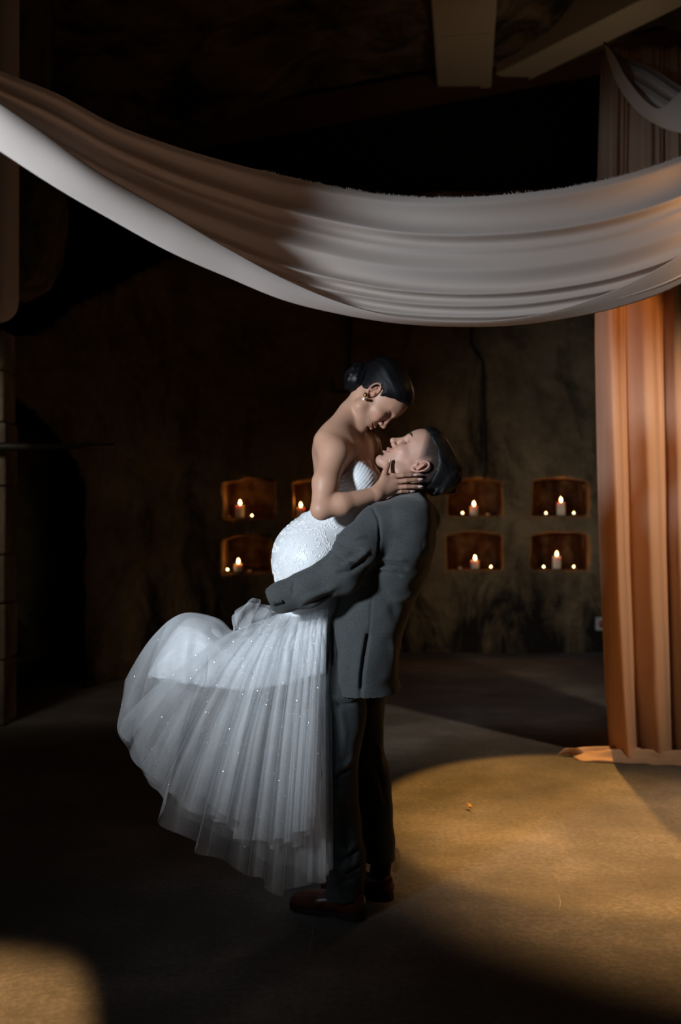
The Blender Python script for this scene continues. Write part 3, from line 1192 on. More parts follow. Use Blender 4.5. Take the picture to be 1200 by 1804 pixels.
petal('fallen_petal', 827, 1427, 0.019, M_PETAL, 'small curled yellow petal lying on the lit floor', 'petal', 1.9, 0.022)
M_CHALK = simple('pale_scuff_mark', (0.34, 0.33, 0.31), 0.9)
M_CHALK.node_tree.nodes['Principled BSDF'].inputs['Alpha'].default_value = 0.55
for pxs, lab in (([(553, 1628), (549, 1655), (545, 1678), (540, 1692)], 'thin pale scratch on the floor below the brown shoe'),
                 ([(985, 1577), (988, 1592), (985, 1602)], 'short pale scratch on the lit floor at lower right')):
    v_ = []
    for u, v in pxs:
        q = P(u, v, F * CAMZ / (v - 902.0))
        v_ += [q + (-0.0016, 0, 0.0008 - q[2]), q + (0.0016, 0, 0.0008 - q[2])]
    tag(mesh_np('floor_scratch', np.array(v_), grid_faces(len(pxs), 2), M_CHALK, smooth=False), lab, 'scratch')

#@PEOPLE
# ------------------------------------------------------------------ people: shared head


def head_shape(fem=False, smile=0.0, openm=0.0):
    s = Shape()
    s.ell((0.000, 0, 0.045), (0.097, 0.076, 0.086))
    s.ell((0.040, 0, 0.050), (0.057, 0.063, 0.058), 0.03)
    s.ell((0.043, 0, -0.022), (0.050, 0.058 if fem else 0.061, 0.074), 0.03)
    jr = 0.018 if fem else 0.022
    for sy in (-1, 1):
        s.cone((0.008, sy * 0.050, -0.030), (0.016, sy * 0.049, -0.062), jr, jr, 0.02)
        s.cone((0.016, sy * 0.049, -0.062), (0.074, sy * 0.013, -0.090), jr, 0.015, 0.02)
    s.ell((0.079, 0, -0.090), (0.016, 0.018, 0.014) if fem else (0.018, 0.022, 0.016), 0.016)
    s.ell((0.072, 0, -0.056), (0.024, 0.032, 0.026), 0.018)
    for sy in (-1, 1):
        s.ell((0.064, sy * 0.040, -0.014), (0.024, 0.020, 0.019), 0.016)          # cheekbone
        if smile:
            s.ell((0.074, sy * 0.034, -0.030), (0.017, 0.015, 0.013), 0.012)      # smiling cheek
        s.cone((0.089, sy * 0.010, 0.037), (0.068, sy * 0.047, 0.037), 0.008 if fem else 0.010, 0.008, 0.014)   # brow
        s.ell((0.097, sy * 0.033, 0.017), (0.017, 0.020, 0.011), 0.012, 's')      # eye socket
        s.ell((0.0745, sy * 0.032, 0.016), (0.0125, 0.015, 0.0115), 0.003)        # lid over the eye
    s.cone((0.090, 0, 0.028), (0.110, 0, -0.016), 0.0065 if fem else 0.008, 0.0085 if fem else 0.0105, 0.010)
    s.ell((0.1125, 0, -0.0195), (0.0095, 0.0105, 0.0085) if fem else (0.011, 0.012, 0.010), 0.007)
    for sy in (-1, 1):
        s.ell((0.1005, sy * 0.0125, -0.0245), (0.010, 0.007, 0.0075), 0.005)
        s.ell((0.1055, sy * 0.0068, -0.0325), (0.0055, 0.0035, 0.004), 0.003, 's')
    mw = 0.024 + 0.004 * smile
    up = 0.006 * smile
    for sy in (-1, 1):
        s.cone((0.0985, 0, -0.0475 - 0.0), (0.083, sy * mw, -0.0545 + up), 0.0052, 0.003, 0.005)
        s.cone((0.0965, 0, -0.0605 - openm), (0.083, sy * mw, -0.0565 + up), 0.0065, 0.003, 0.005)
    for sy in (-1, 1):
        s.cone((0.1035, 0, -0.0540 - openm * 0.5), (0.086, sy * (mw + 0.002), -0.0548 + up), 0.0022 + openm * 0.45, 0.0016, 0.002, 's')
    s.ell((0.094, 0, -0.0735), (0.010, 0.020, 0.005), 0.006, 's')
    # ears
    ca, sa = math.cos(math.radians(-14)), math.sin(math.radians(-14))
    for sy in (-1, 1):
        Re = np.array([[ca, 0, sa], [0.0, 1, 0.0], [-sa, 0, ca]])
        c0 = np.array((-0.006, sy * 0.0785, 0.004))
        s.ell(c0 + (0.004, -sy * 0.004, 0), (0.015, 0.006, 0.026), 0.004, 'u', Re)
        ring = []
        for a in np.linspace(-70, 215, 11):
            ra = math.radians(a)
            loc = np.array((0.0165 * math.cos(ra) - 0.001, 0, 0.027 * math.sin(ra) + 0.003))
            ring.append(c0 + (ca * loc[0] - sa * loc[2] * -1 * -1, sy * (0.006 + 0.003 * (math.cos(ra) < 0)), loc[2]))
        ring = [np.array((c0[0] + 0.0165 * math.cos(math.radians(a)) - 0.22 * 0.027 * math.sin(math.radians(a)),
                          c0[1] + sy * (0.004 - 0.006 * math.cos(math.radians(a))),
                          c0[2] + 0.029 * math.sin(math.radians(a)) + 0.002)) for a in np.linspace(20, 250, 11)]
        for q0, q1 in zip(ring[:-1], ring[1:]):
            s.cone(q0, q1, 0.0036, 0.0036, 0.002)
        s.ell(c0 + (0.006, sy * 0.002, -0.026), (0.007, 0.004, 0.008), 0.004)       # lobe
        s.ell(c0 + (0.004, sy * 0.007, -0.002), (0.0085, 0.006, 0.014), 0.002, 's')   # concha
        s.cone(c0 + (-0.004, sy * 0.004, -0.014), c0 + (-0.003, sy * 0.004, 0.014), 0.0028, 0.0028, 0.002)  # antihelix
        s.ell(c0 + (0.0125, sy * 0.003, -0.004), (0.0035, 0.003, 0.006), 0.002)      # tragus
    return s


def frame(angle_up, face, yaw=0.0, roll=0.0):
    """head frame: up axis at angle (deg) in the picture plane; face=+1: face clockwise of up, -1: counter"""
    a = math.radians(angle_up)
    up = np.array((math.cos(a), 0, math.sin(a)))
    f = np.array((math.sin(a), 0, -math.cos(a))) * face
    l = np.cross(up, f)
    R = np.stack([f, l, up], 1)
    # yaw about own up axis, then roll about own forward axis
    cy, sy = math.cos(math.radians(yaw)), math.sin(math.radians(yaw))
    cr, sr = math.cos(math.radians(roll)), math.sin(math.radians(roll))
    Ry = np.array([[cy, -sy, 0], [sy, cy, 0], [0, 0, 1]])
    Rx = np.array([[1, 0, 0], [0, cr, -sr], [0, sr, cr]])
    return R @ Ry @ Rx


def face_colors(V, c, R, sc, base, lips, blush, fem):
    q = ((V - c) @ R) / sc
    n = len(V)
    col = np.tile(np.array(base), (n, 1))
    inface = (q[:, 0] > -0.12) & (q[:, 2] > -0.13) & (q[:, 2] < 0.16) & (np.abs(q[:, 1]) < 0.1) & (q[:, 0] < 0.13)

    def blend(m, colr):
        m = (m * inface)[:, None]
        col[:] = col * (1 - m) + np.array(colr) * m
    g = lambda ctr, r: np.exp(-(((q - np.array(ctr)) / np.array(r)) ** 2).sum(1))
    ay = np.abs(q[:, 1])
    qs = q.copy()
    q_ = np.stack([q[:, 0], ay, q[:, 2]], -1)
    gs = lambda ctr, r: np.exp(-(((q_ - np.array(ctr)) / np.array(r)) ** 2).sum(1))
    blend(np.clip(gs((0.075, 0.042, -0.022), (0.03, 0.022, 0.02)) * 0.5, 0, 1), blush)
    blend(np.clip(gs((0.0, 0.085, 0.0), (0.03, 0.012, 0.035)) * 0.55, 0, 1), blush)
    blend(np.clip(g((0.112, 0, -0.02), (0.014, 0.014, 0.014)) * 0.35, 0, 1), blush)
    m = np.clip(1.6 * gs((0.094, 0.010, -0.0545), (0.010, 0.013, 0.0085)), 0, 1)
    blend(m * 0.85, lips)
    # lash line
    zl = 0.0095 - 0.10 * (ay - 0.032) ** 2 * 10
    m = 0 * np.exp(-((q[:, 2] - zl) / 0.0026) ** 2) * np.exp(-((ay - 0.034) / 0.0155) ** 4) * (q[:, 0] > 0.066)
    blend(np.clip(m * 1.25, 0, 1) * 0.9, (0.02, 0.012, 0.01))
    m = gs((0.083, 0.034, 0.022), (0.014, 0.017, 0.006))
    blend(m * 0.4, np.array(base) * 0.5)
    return col, q


def nail(c, direction, normal, L, Wd, parent):
    """small almond nail plate"""
    d = direction / np.linalg.norm(direction)
    nrm = normal - d * (normal @ d)
    nrm /= np.linalg.norm(nrm)
    sd = np.cross(d, nrm)
    a, b = np.meshgrid(np.linspace(0, 1, 9), np.linspace(-1, 1, 7), indexing='ij')
    wprof = np.interp(a, [0, 0.12, 0.45, 0.8, 1.0], [0.55, 0.95, 1.0, 0.62, 0.05])
    G_ = c + (a[..., None] - 0.4) * L * d + (b * wprof * Wd)[..., None] * sd + (0.0028 - 0.0032 * b * b * wprof - 0.0012 * (a - 0.3) ** 2)[..., None] * nrm
    o = mesh_np('fingernail', G_.reshape(-1, 3), grid_faces(9, 7), M_NAIL, parent)
    md = o.modifiers.new('thickness', 'SOLIDIFY')
    md.thickness = 0.0007
    return o


def finger(s, pts, r0, r1, k=0.004):
    n = len(pts) - 1
    for i in range(n):
        a, b = r0 + (r1 - r0) * i / n, r0 + (r1 - r0) * (i + 1) / n
        s.cone(pts[i], pts[i + 1], a, b, k if i == 0 else 0.002)


def loft(sections, n, m, power=0.9, phase=0.0, power_top=None):
    """sections rows: key, cx, cy, cz, a(X half), b(Y half); horizontal elliptical rings"""
    sec = np.asarray(sections, float)
    ks = np.linspace(sec[0, 0], sec[-1, 0], n)
    q = spline(sec[:, 0], sec[:, 1:], ks)
    th = np.linspace(0, 2 * np.pi, m, endpoint=False) + phase
    c, s = np.cos(th), np.sin(th)
    pw = np.full((n, 1), power) if power_top is None else np.interp(np.linspace(0, 1, n), power_top[0], power_top[1])[:, None]
    c = np.sign(c) * np.abs(c) ** pw
    s = np.sign(s) * np.abs(s) ** pw
    G_ = np.zeros((n, m, 3))
    G_[..., 0] = q[:, 0, None] + q[:, 3, None] * c
    G_[..., 1] = q[:, 1, None] + q[:, 4, None] * s
    G_[..., 2] = q[:, 2, None]
    return G_


def creases(G_, strokes, close_m=True):
    """press / raise folds along 3D polylines: (points, width, height)"""
    N_ = grid_normals(G_, close_m)
    ctr = G_.mean(axis=1, keepdims=True)
    sg = np.sign(((G_ - ctr) * N_).sum(-1, keepdims=True))
    N_ = N_ * sg
    D_ = np.zeros(G_.shape[:2])
    for pts_, w_, h_ in strokes:
        best = np.full(G_.shape[:2], 9.0)
        pts_ = np.asarray(pts_)
        for a, b in zip(pts_[:-1], pts_[1:]):
            ba = b - a
            h = np.clip(((G_ - a) @ ba) / (ba @ ba), 0, 1)
            fall = 1.0
            d_ = np.linalg.norm(G_ - a - h[..., None] * ba, axis=-1)
            best = np.minimum(best, d_)
        D_ += h_ * np.exp(-(best / w_) ** 2)
    return G_ + N_ * D_[..., None], N_


def PL(pxs, y):
    return [P(u, v, y) for u, v in pxs]


def tube_loft(axis, rad, n, m, flat=None):
    """smooth tube around a spline axis; rad per key"""
    axis = np.asarray(axis, float)
    L = np.concatenate([[0], np.cumsum(np.linalg.norm(np.diff(axis, axis=0), axis=1))])
    x = np.linspace(0, L[-1], n)
    c = spline(L, axis, x)
    r = spline(L, np.asarray(rad, float), x)
    t = np.gradient(c, axis=0)
    t /= np.linalg.norm(t, axis=1)[:, None]
    ref = np.array((0, 1.0, 0))
    a = np.cross(t, ref)
    a /= np.linalg.norm(a, axis=1)[:, None]
    b = np.cross(t, a)
    th = np.linspace(0, 2 * np.pi, m, endpoint=False)
    if r.ndim == 1:
        r = np.stack([r, r], -1)
    return c[:, None, :] + (np.cos(th)[None, :, None] * a[:, None, :] * r[:, 0, None, None] + np.sin(th)[None, :, None] * b[:, None, :] * r[:, 1, None, None])

#@GROOM
# ------------------------------------------------------------------ groom
groom = empty('person', P(628, 1600, 3.52) * np.array((1, 1, 0)),
              'person in a charcoal suit and brown shoes lifting the bride, head tilted back', 'person')
HG_C, HG_R, HG_S = P(732, 820, 3.52), frame(33, -1, yaw=4), 1.03
gb = Shape()
hs = head_shape(False, smile=1.0, openm=0.006)
pel, wai, che = P(634, 1170, 3.53), P(650, 1085, 3.53), P(694, 965, 3.53)
nek = P(716, 884, 3.53)
shN, shF = P(672, 932, 3.41), P(736, 915, 3.67)
gb.ell(pel, (0.095, 0.14, 0.10))
gb.cone(pel, wai, 0.095, 0.10, 0.04)
gb.cone(wai, che, 0.11, 0.115, 0.05)
gb.ell(che + (0.0, 0, 0.02), (0.115, 0.165, 0.13), 0.05)
gb.cone(shN, shF, 0.045, 0.045, 0.04)
gb.cone(che, nek, 0.09, 0.062, 0.05)
hb = HG_C + HG_R @ np.array((-0.022, 0, -0.015)) * HG_S
gb.cone(nek + (0.0, 0, -0.02), hb, 0.060, 0.056, 0.03)
elN, wrN = P(602, 1010, 3.30), P(492, 1057, 3.305)
elF, wrF = P(655, 1015, 3.80), P(560, 1050, 3.76)
for a, b, c in ((shN, elN, wrN), (shF, elF, wrF)):
    gb.cone(a, b, 0.044, 0.038, 0.02)
    gb.cone(b, c, 0.038, 0.027, 0.02)
# hands wrap round the bride's back
pn = wrN + (0.005, 0.075, -0.004)
gb.cone(wrN, pn, 0.027, 0.036, 0.02)
for i, dz in enumerate((0.030, 0.010, -0.010, -0.029)):
    k0 = pn + (0.0, 0.018, dz)
    finger(gb, [k0, k0 + (0.012, 0.035, dz * 0.15), k0 + (0.036, 0.055, dz * 0.2), k0 + (0.052, 0.062, dz * 0.2)], 0.0095, 0.0075)
finger(gb, [wrN + (0, 0.03, 0.012), wrN + (0.016, 0.06, 0.026), wrN + (0.030, 0.09, 0.034)], 0.012, 0.009)
pf = wrF + (-0.075, -0.01, 0.0)
gb.cone(wrF, pf, 0.027, 0.034, 0.02)
for i, dz in enumerate((0.030, 0.010, -0.010, -0.029)):
    k0 = pf + (-0.018, 0, dz)
    finger(gb, [k0, k0 + (-0.035, -0.012, dz * 0.15), k0 + (-0.05, -0.035, dz * 0.2), k0 + (-0.054, -0.055, dz * 0.2)], 0.0095, 0.0075)
finger(gb, [wrF + (-0.03, -0.01, 0.02), wrF + (-0.05, -0.015, 0.05), wrF + (-0.07, -0.025, 0.075)], 0.012, 0.009)
knN, anN = P(598, 1380, 3.46), P(612, 1560, 3.45)
knF, anF = P(655, 1375, 3.63), P(672, 1525, 3.62)
for hip, kn, an in ((pel + (-0.045, -0.07, -0.03), knN, anN), (pel + (0.02, 0.075, -0.03), knF, anF)):
    gb.cone(hip, kn, 0.060, 0.044, 0.03)
    gb.cone(kn, an, 0.044, 0.030, 0.02)
    toe = an + np.array((-0.13, 0.055, 0))
    gb.cone(np.array((an[0], an[1], 0.055)), np.array((toe[0], toe[1], 0.04)), 0.024, 0.016, 0.01)
    gb.cone(an, np.array((an[0], an[1], 0.055)), 0.030, 0.026, 0.02)
gb.sub(hs, (HG_C, HG_R), HG_S)
V, Fc = surface(gb, axis_steps([(-0.42, 0.10, 0.006), (0.10, 0.50, 0.0026)]), axis_steps([(3.18, 3.40, 0.006), (3.40, 3.64, 0.0028), (3.64, 3.95, 0.007)]),
                axis_steps([(0.005, 1.36, 0.008), (1.36, 1.74, 0.0026)]))
base = (0.50, 0.29, 0.215)
col, q = face_colors(V, HG_C, HG_R, HG_S, base, (0.42, 0.16, 0.14), (0.56, 0.25, 0.19), False)
# clipped hair painted on the scalp (fade) and light beard shadow
nz = noise3(V, 260, 2, 3)
head_m = (np.abs(q[:, 1]) < 0.1) & (q[:, 2] > -0.09) & (np.linalg.norm(q - np.array((0, 0, 0.03)), axis=1) < 0.16)
hl = np.interp(q[:, 0], [-0.12, -0.06, -0.03, -0.005, 0.015, 0.03, 0.055, 0.075, 0.1], [-0.055, -0.05, -0.02, 0.03, 0.012, 0.03, 0.062, 0.088, 0.1])
fade = np.clip((q[:, 2] - hl + 0.006) / 0.038, 0, 1) ** 0.6
ear = np.exp(-(((np.stack([q[:, 0], np.abs(q[:, 1]), q[:, 2]], -1) - np.array((-0.006, 0.088, 0.004))) / np.array((0.026, 0.012, 0.036))) ** 2).sum(1) ** 2)
fade = fade * head_m * (1 - np.clip(ear * 1.4, 0, 1)) * np.clip(1.0 + 0.12 * nz, 0, 1)
col = col * (1 - 0.95 * fade[:, None]) + np.array((0.02, 0.018, 0.018)) * 0.95 * fade[:, None]
beard = head_m * np.clip((-0.035 - q[:, 2]) / 0.03, 0, 1) * np.clip((q[:, 0] - 0.0) / 0.04, 0, 1) * 0.10
col = col * (1 - beard[:, None]) + np.array((0.12, 0.09, 0.08)) * beard[:, None]
# dark of the open mouth
mo = np.exp(-(((q - np.array((0.090, 0, -0.056))) / np.array((0.006, 0.014, 0.004))) ** 2).sum(1)) * head_m
body = mesh_np('body', V, Fc, M_SKIN2, groom, colors=col, fill=True)
# teeth between the smiling lips
a_ = np.linspace(-0.9, 0.9, 15)
tv_ = []
for zz in (-0.0495, -0.0570):
    for t in a_:
        tv_.append(HG_C + HG_R @ np.array((0.0945 - 0.020 * t * t, 0.019 * t, zz + 0.004 * t * t)) * HG_S)
o = mesh_np('teeth', np.array(tv_), grid_faces(2, 15), M_TOOTH, body)
o.modifiers.new('thickness', 'SOLIDIFY').thickness = 0.003


def brow(Hc, HR, Hs, parent, thick, zb, arch, out=0.0):
    for sy in (-1, 1):
        pts_ = []
        for t in np.linspace(0, 1, 10):
            yy = 0.013 + 0.037 * t
            xx = 0.1000 + out - 0.0010 * t - 0.0235 * t * t
            pts_.append(Hc + HR @ np.array((xx, sy * yy, zb + arch * math.sin(math.pi * min(1, t * 1.15)) - 0.002 * t)) * Hs)
        v1, f1 = tube_data(pts_, thick * np.interp(np.linspace(0, 1, 10), [0, 0.3, 1], [0.7, 1.0, 0.35]), 8)
        mesh_np('eyebrow', v1, f1, M_BROW, parent)
        pts_ = []
        for t in np.linspace(-0.92, 0.95, 12):
            dz = -0.0045 - 0.002 * math.cos(t * 1.5)
            xx = 0.0745 + 0.0125 * math.sqrt(max(0.02, 1 - (dz / 0.0115) ** 2 - (0.9 * t) ** 2)) + 0.0013
            pts_.append(Hc + HR @ np.array((xx, sy * (0.032 + 0.0145 * t), 0.016 + dz)) * Hs)
        v1, f1 = tube_data(pts_, 0.0016, 6)
        mesh_np('eyelashes', v1, f1, M_BROW, parent)


brow(HG_C, HG_R, HG_S, body, 0.0040, 0.040, 0.004, 0.004)

# hair: long top swept back, hanging from the tilted head
gh = Shape()
gh.ell((-0.022, 0, 0.046), (0.112, 0.079, 0.090))
gh.ell((0.035, 0, 0.092), (0.056, 0.056, 0.042), 0.03)
gh.ell((-0.085, 0, 0.070), (0.050, 0.060, 0.060), 0.03)
rs = np.random.RandomState(11)
for k in range(16):
    y0 = rs.uniform(-0.055, 0.055)
    st = np.array((-0.095, y0, 0.06 + rs.uniform(0, 0.03)))
    en = np.array((-0.118 + rs.uniform(-0.010, 0.012), y0 * 1.05, 0.012 + rs.uniform(-0.022, 0.02)))
    gh.cone(st, en, 0.014, 0.004, 0.012)


def ghair_cut(p):
    hl_ = np.interp(p[:, 0], [-0.16, -0.085, -0.05, -0.02, 0.03, 0.06, 0.082, 0.1, 0.12], [-0.04, -0.02, 0.034, 0.060, 0.076, 0.082, 0.090, 0.108, 0.13])
    side = (np.abs(p[:, 1]) - 0.058) * 0.55
    return (hl_ + np.clip(side, 0, 1) * 1.0 - p[:, 2]) * 0.7 + noise3(p * np.array((0.4, 1, 1)), 150, 1, 2) * 0.002


gh.add(ghair_cut, 0.016, 'i')
gh2 = Shape().sub(gh, (HG_C, HG_R), HG_S)
# the cut is given in head space as well
V, Fc = surface(gh2, axis_steps([(0.20, 0.56, 0.003)]), axis_steps([(3.38, 3.67, 0.003)]), axis_steps([(1.36, 1.76, 0.003)]))
q = ((V - HG_C) @ HG_R) / HG_S
nrm = q - np.array((-0.01, 0, 0.04))
nrm /= np.linalg.norm(nrm, axis=1)[:, None]
rid = noise3(q * np.array((14, 120, 40)), 1.0, 2, 3) * 0.0022
V = V + (nrm @ HG_R.T) * rid[:, None]
o = mesh_np('hair', V, Fc, M_HAIR2, groom)
ang = np.arctan2(q[:, 1], q[:, 2] - 0.02)
set_strand(o, np.stack([ang * 45, q[:, 0] * 9, 0 * ang], -1))

# shirt collar
hb2 = HG_C + HG_R @ np.array((-0.03, 0, -0.07)) * HG_S
cg = tube_loft([nek + (-0.004, 0, -0.05), nek + (0.0, 0, -0.02), nek + (0.004, 0, -0.004)], [(0.075, 0.073), (0.070, 0.069), (0.068, 0.067)], 8, 40)
o = mesh_np('shirt_collar', cg.reshape(-1, 3), grid_faces(8, 40, True), M_SHIRT, groom)
o.modifiers.new('thickness', 'SOLIDIFY').thickness = 0.002

# jacket: body
JY = 3.53
rows = [(866, 704, 742, 0.070), (872, 698, 747, 0.105), (880, 684, 753, 0.170), (892, 666, 759, 0.215), (908, 654, 763, 0.232), (935, 640, 766, 0.234),
        (965, 629, 765, 0.228), (1000, 612, 757, 0.212), (1050, 591, 737, 0.195), (1100, 577, 717, 0.19), (1150, 571, 704, 0.195),
        (1190, 566, 704, 0.20), (1212, 563, 707, 0.205)]
sec = []
for v, l, r, b in rows:
    a0, a1 = P(l, v, JY), P(r, v, JY)
    sec.append((v, (a0[0] + a1[0]) / 2, JY + 0.0, a0[2], (a1[0] - a0[0]) / 2, b))
secA = np.array(sec)
secz = secA[::-1, 3]


def jacket_body(p):
    z = p[:, 2]
    g = lambda c: np.interp(z, zfine, sfine[:, c])
    n_ = np.interp(z, [0.78, 1.15, 1.3, 1.42, 1.47], [2.1, 2.2, 2.6, 2.7, 2.2])
    dx, dy = np.abs(p[:, 0] - g(1)) / g(4), np.abs(p[:, 1] - g(2)) / g(5)
    f = (dx ** n_ + dy ** n_) ** (1 / n_)
    d = (f - 1) * np.minimum(g(4), g(5)) * 0.9
    return np.maximum(np.maximum(d, zfine[0] - z), z - zfine[-1])


kf = np.linspace(secA[0, 0], secA[-1, 0], 120)
sfine = np.concatenate([kf[:, None], spline(secA[:, 0], secA[:, 1:], kf)], 1)[::-1]
zfine = sfine[:, 3]
js = Shape().add(jacket_body)
ax = [P(700, 915, 3.44), P(668, 926, 3.385), P(634, 962, 3.325), P(600, 1010, 3.29), P(545, 1036, 3.285), P(500, 1052, 3.29), P(466, 1065, 3.305)]
ra = [0.070, 0.076, 0.073, 0.068, 0.060, 0.047, 0.040]
for a, b, r0, r1 in zip(ax[:-1], ax[1:], ra[:-1], ra[1:]):
    js.cone(a, b, r0, r1, 0.025)
cuff_c, cuff_d = P(477, 1061, 3.30), np.array((-0.92, 0.0, -0.39))
js.add(lambda p: np.maximum(-((p - cuff_c) @ cuff_d), np.linalg.norm(p - cuff_c, axis=1) - 0.09), 0.003, 's')
ax2 = [P(725, 905, 3.64), P(735, 915, 3.70), P(695, 965, 3.79), P(655, 1013, 3.81), P(600, 1040, 3.79), P(560, 1050, 3.76)]
ra = [0.07, 0.076, 0.074, 0.066, 0.056, 0.044]
for a, b, r0, r1 in zip(ax2[:-1], ax2[1:], ra[:-1], ra[1:]):
    js.cone(a, b, r0, r1, 0.025)
jv, jf = surface(js, axis_steps([(-0.30, 0.36, 0.0042)]), axis_steps([(3.14, 3.60, 0.0042), (3.60, 3.92, 0.008)]), axis_steps([(0.76, 1.50, 0.0042)]))


def sdf_normals(sh, V_, e_=0.003):
    d0 = sh(V_)
    g_ = np.stack([sh(V_ + np.eye(3)[k_] * e_) - d0 for k_ in range(3)], -1)
    return g_ / (np.linalg.norm(g_, axis=1)[:, None] + 1e-9)


def press(V_, N_, strokes_, mask):
    """folds and seams along polylines, measured in the picture plane of the near side"""
    D_ = np.zeros(len(V_))
    for pts_, w_, h_ in strokes_:
        best = np.full(len(V_), 9.0)
        tb = np.zeros(len(V_))
        pts_ = np.asarray(pts_)
        for si, (a, b) in enumerate(zip(pts_[:-1], pts_[1:])):
            m3 = np.array((1, 0.08, 1))
            ba = (b - a) * m3
            rel = (V_ - a) * m3
            h = np.clip((rel @ ba) / (ba @ ba), 0, 1)
            ds = np.linalg.norm(rel - h[:, None] * ba, axis=1)
            tb = np.where(ds < best, (si + h) / (len(pts_) - 1), tb)
            best = np.minimum(best, ds)
        fade_ = np.clip(np.minimum(tb, 1 - tb) / 0.22, 0, 1) if len(pts_) < 4 else 1.0
        D_ += h_ * np.exp(-(best / w_) ** 2) * (V_[:, 1] < 3.5) * mask * fade_
    return V_ + N_ * D_[:, None]


jn = sdf_normals(js, jv)
strokes = [
    (PL([(652, 884), (667, 915), (671, 950), (664, 990)], 3.31), 0.0045, -0.008),          # armhole seam
    (PL([(656, 1040), (652, 1100), (646, 1150)], 3.345), 0.004, -0.004),                   # side seam
    (PL([(648, 1120), (641, 1160), (637, 1190), (635, 1230)], 3.34), 0.006, -0.022),        # vent
    (PL([(580, 1089), (600, 1091), (622, 1097)], 3.355), 0.0035, -0.005), (PL([(580, 1095), (600, 1097), (622, 1103)], 3.355), 0.003, -0.004),   # pocket flap
    (PL([(660, 995), (700, 998), (722, 1004)], 3.31), 0.006, -0.008), (PL([(662, 1006), (690, 1010), (712, 1016)], 3.31), 0.006, -0.008),
    (PL([(664, 985), (690, 984), (720, 988)], 3.31), 0.007, 0.007), (PL([(662, 1001), (700, 1004)], 3.31), 0.005, 0.006),
    (PL([(690, 935), (730, 955), (760, 965)], 3.33), 0.016, -0.006), (PL([(680, 1060), (720, 1055), (740, 1040)], 3.35), 0.014, 0.006),
    (PL([(660, 1030), (690, 1060), (700, 1100)], 3.34), 0.018, -0.006), (PL([(690, 1120), (694, 1170), (697, 1215)], 3.36), 0.012, 0.006),
    (PL([(610, 1110), (606, 1160), (604, 1215)], 3.34), 0.016, 0.005), ]
sleeve_folds = [
    (PL([(585, 950), (605, 960), (640, 968)], 3.24), 0.006, -0.0095), (PL([(572, 962), (600, 980), (630, 990)], 3.24), 0.006, -0.0108),
    (PL([(582, 943), (610, 948), (650, 943)], 3.24), 0.007, 0.0081), (PL([(575, 970), (600, 974), (622, 976)], 3.24), 0.006, 0.0081),
    (PL([(600, 995), (630, 985), (655, 965)], 3.24), 0.010, 0.0095), (PL([(590, 1010), (620, 1005), (650, 985)], 3.24), 0.008, -0.0108),
    (PL([(520, 1020), (515, 1035), (517, 1050)], 3.24), 0.005, -0.0081), (PL([(530, 1070), (560, 1060), (590, 1045)], 3.24), 0.008, -0.0081),
    (PL([(525, 1060), (560, 1045), (600, 1030)], 3.24), 0.010, 0.0081), (PL([(560, 1000), (575, 985), (590, 970)], 3.24), 0.008, -0.0068)]
torso_d = jacket_body(jv)
on_torso = np.clip(1 - (torso_d - 0.004) / 0.012, 0, 1)
zlow = np.clip((jv[:, 2] - 0.795) / 0.02, 0.25, 1)
jv = press(jv, jn, strokes[1:], on_torso * zlow)
jv = press(jv, jn, strokes[:1], 1.0)
jv = press(jv, jn, sleeve_folds, 1 - on_torso)
jv = jv + jn * (noise3(jv * np.array((1, 1, 1.3)), 10, 2, 3) * 0.006)[:, None]
jacket = mesh_np('jacket', jv, jf, M_SUIT, groom)
# sleeve buttons
for i, (u, v) in enumerate([(484, 1064), (488, 1062.8), (492, 1061.5), (496, 1060.2)]):
    ys_ = np.linspace(3.15, 3.40, 500)
    dd = js(np.array([P(u, v, y_) for y_ in ys_]))
    c = P(u, v, ys_[np.argmax(dd < 0)] - 0.002)
    b1, b2 = lathe_data([(0, 0.004), (0.003, 0.0045), (0.0055, 0.004), (0.0062, 0.002), (0.006, -0.004)], 14)
    b1 = np.stack([b1[:, 0], -b1[:, 2], b1[:, 1]], -1) + c
    mesh_np('sleeve_button', b1, b2, M_BUTTON, jacket)
# pocket flap
fl = np.array([[P(u, v, 3.345) for u, v in ((580, 1090), (601, 1092), (622, 1098))], [P(u, v, 3.342) for u, v in ((579, 1098), (600, 1100), (621, 1106))]])

# trousers
def leg(rows, yc, b, strokes_, n=150, m=90):
    sec_ = []
    for i, (v, l, r) in enumerate(rows):
        yy = np.interp(v, yc[0], yc[1])
        a0, a1 = P(l, v, yy), P(r, v, yy)
        sec_.append((v, (a0[0] + a1[0]) / 2, yy, a0[2], (a1[0] - a0[0]) / 2, np.interp(v, b[0], b[1])))
    Lg = loft(sec_, n, m, 0.92)
    Lg, LN = creases(Lg, strokes_)
    return Lg + LN * (noise3(Lg * np.array((1, 1, 0.8)), 11, 2, 8) * 0.007)[..., None]


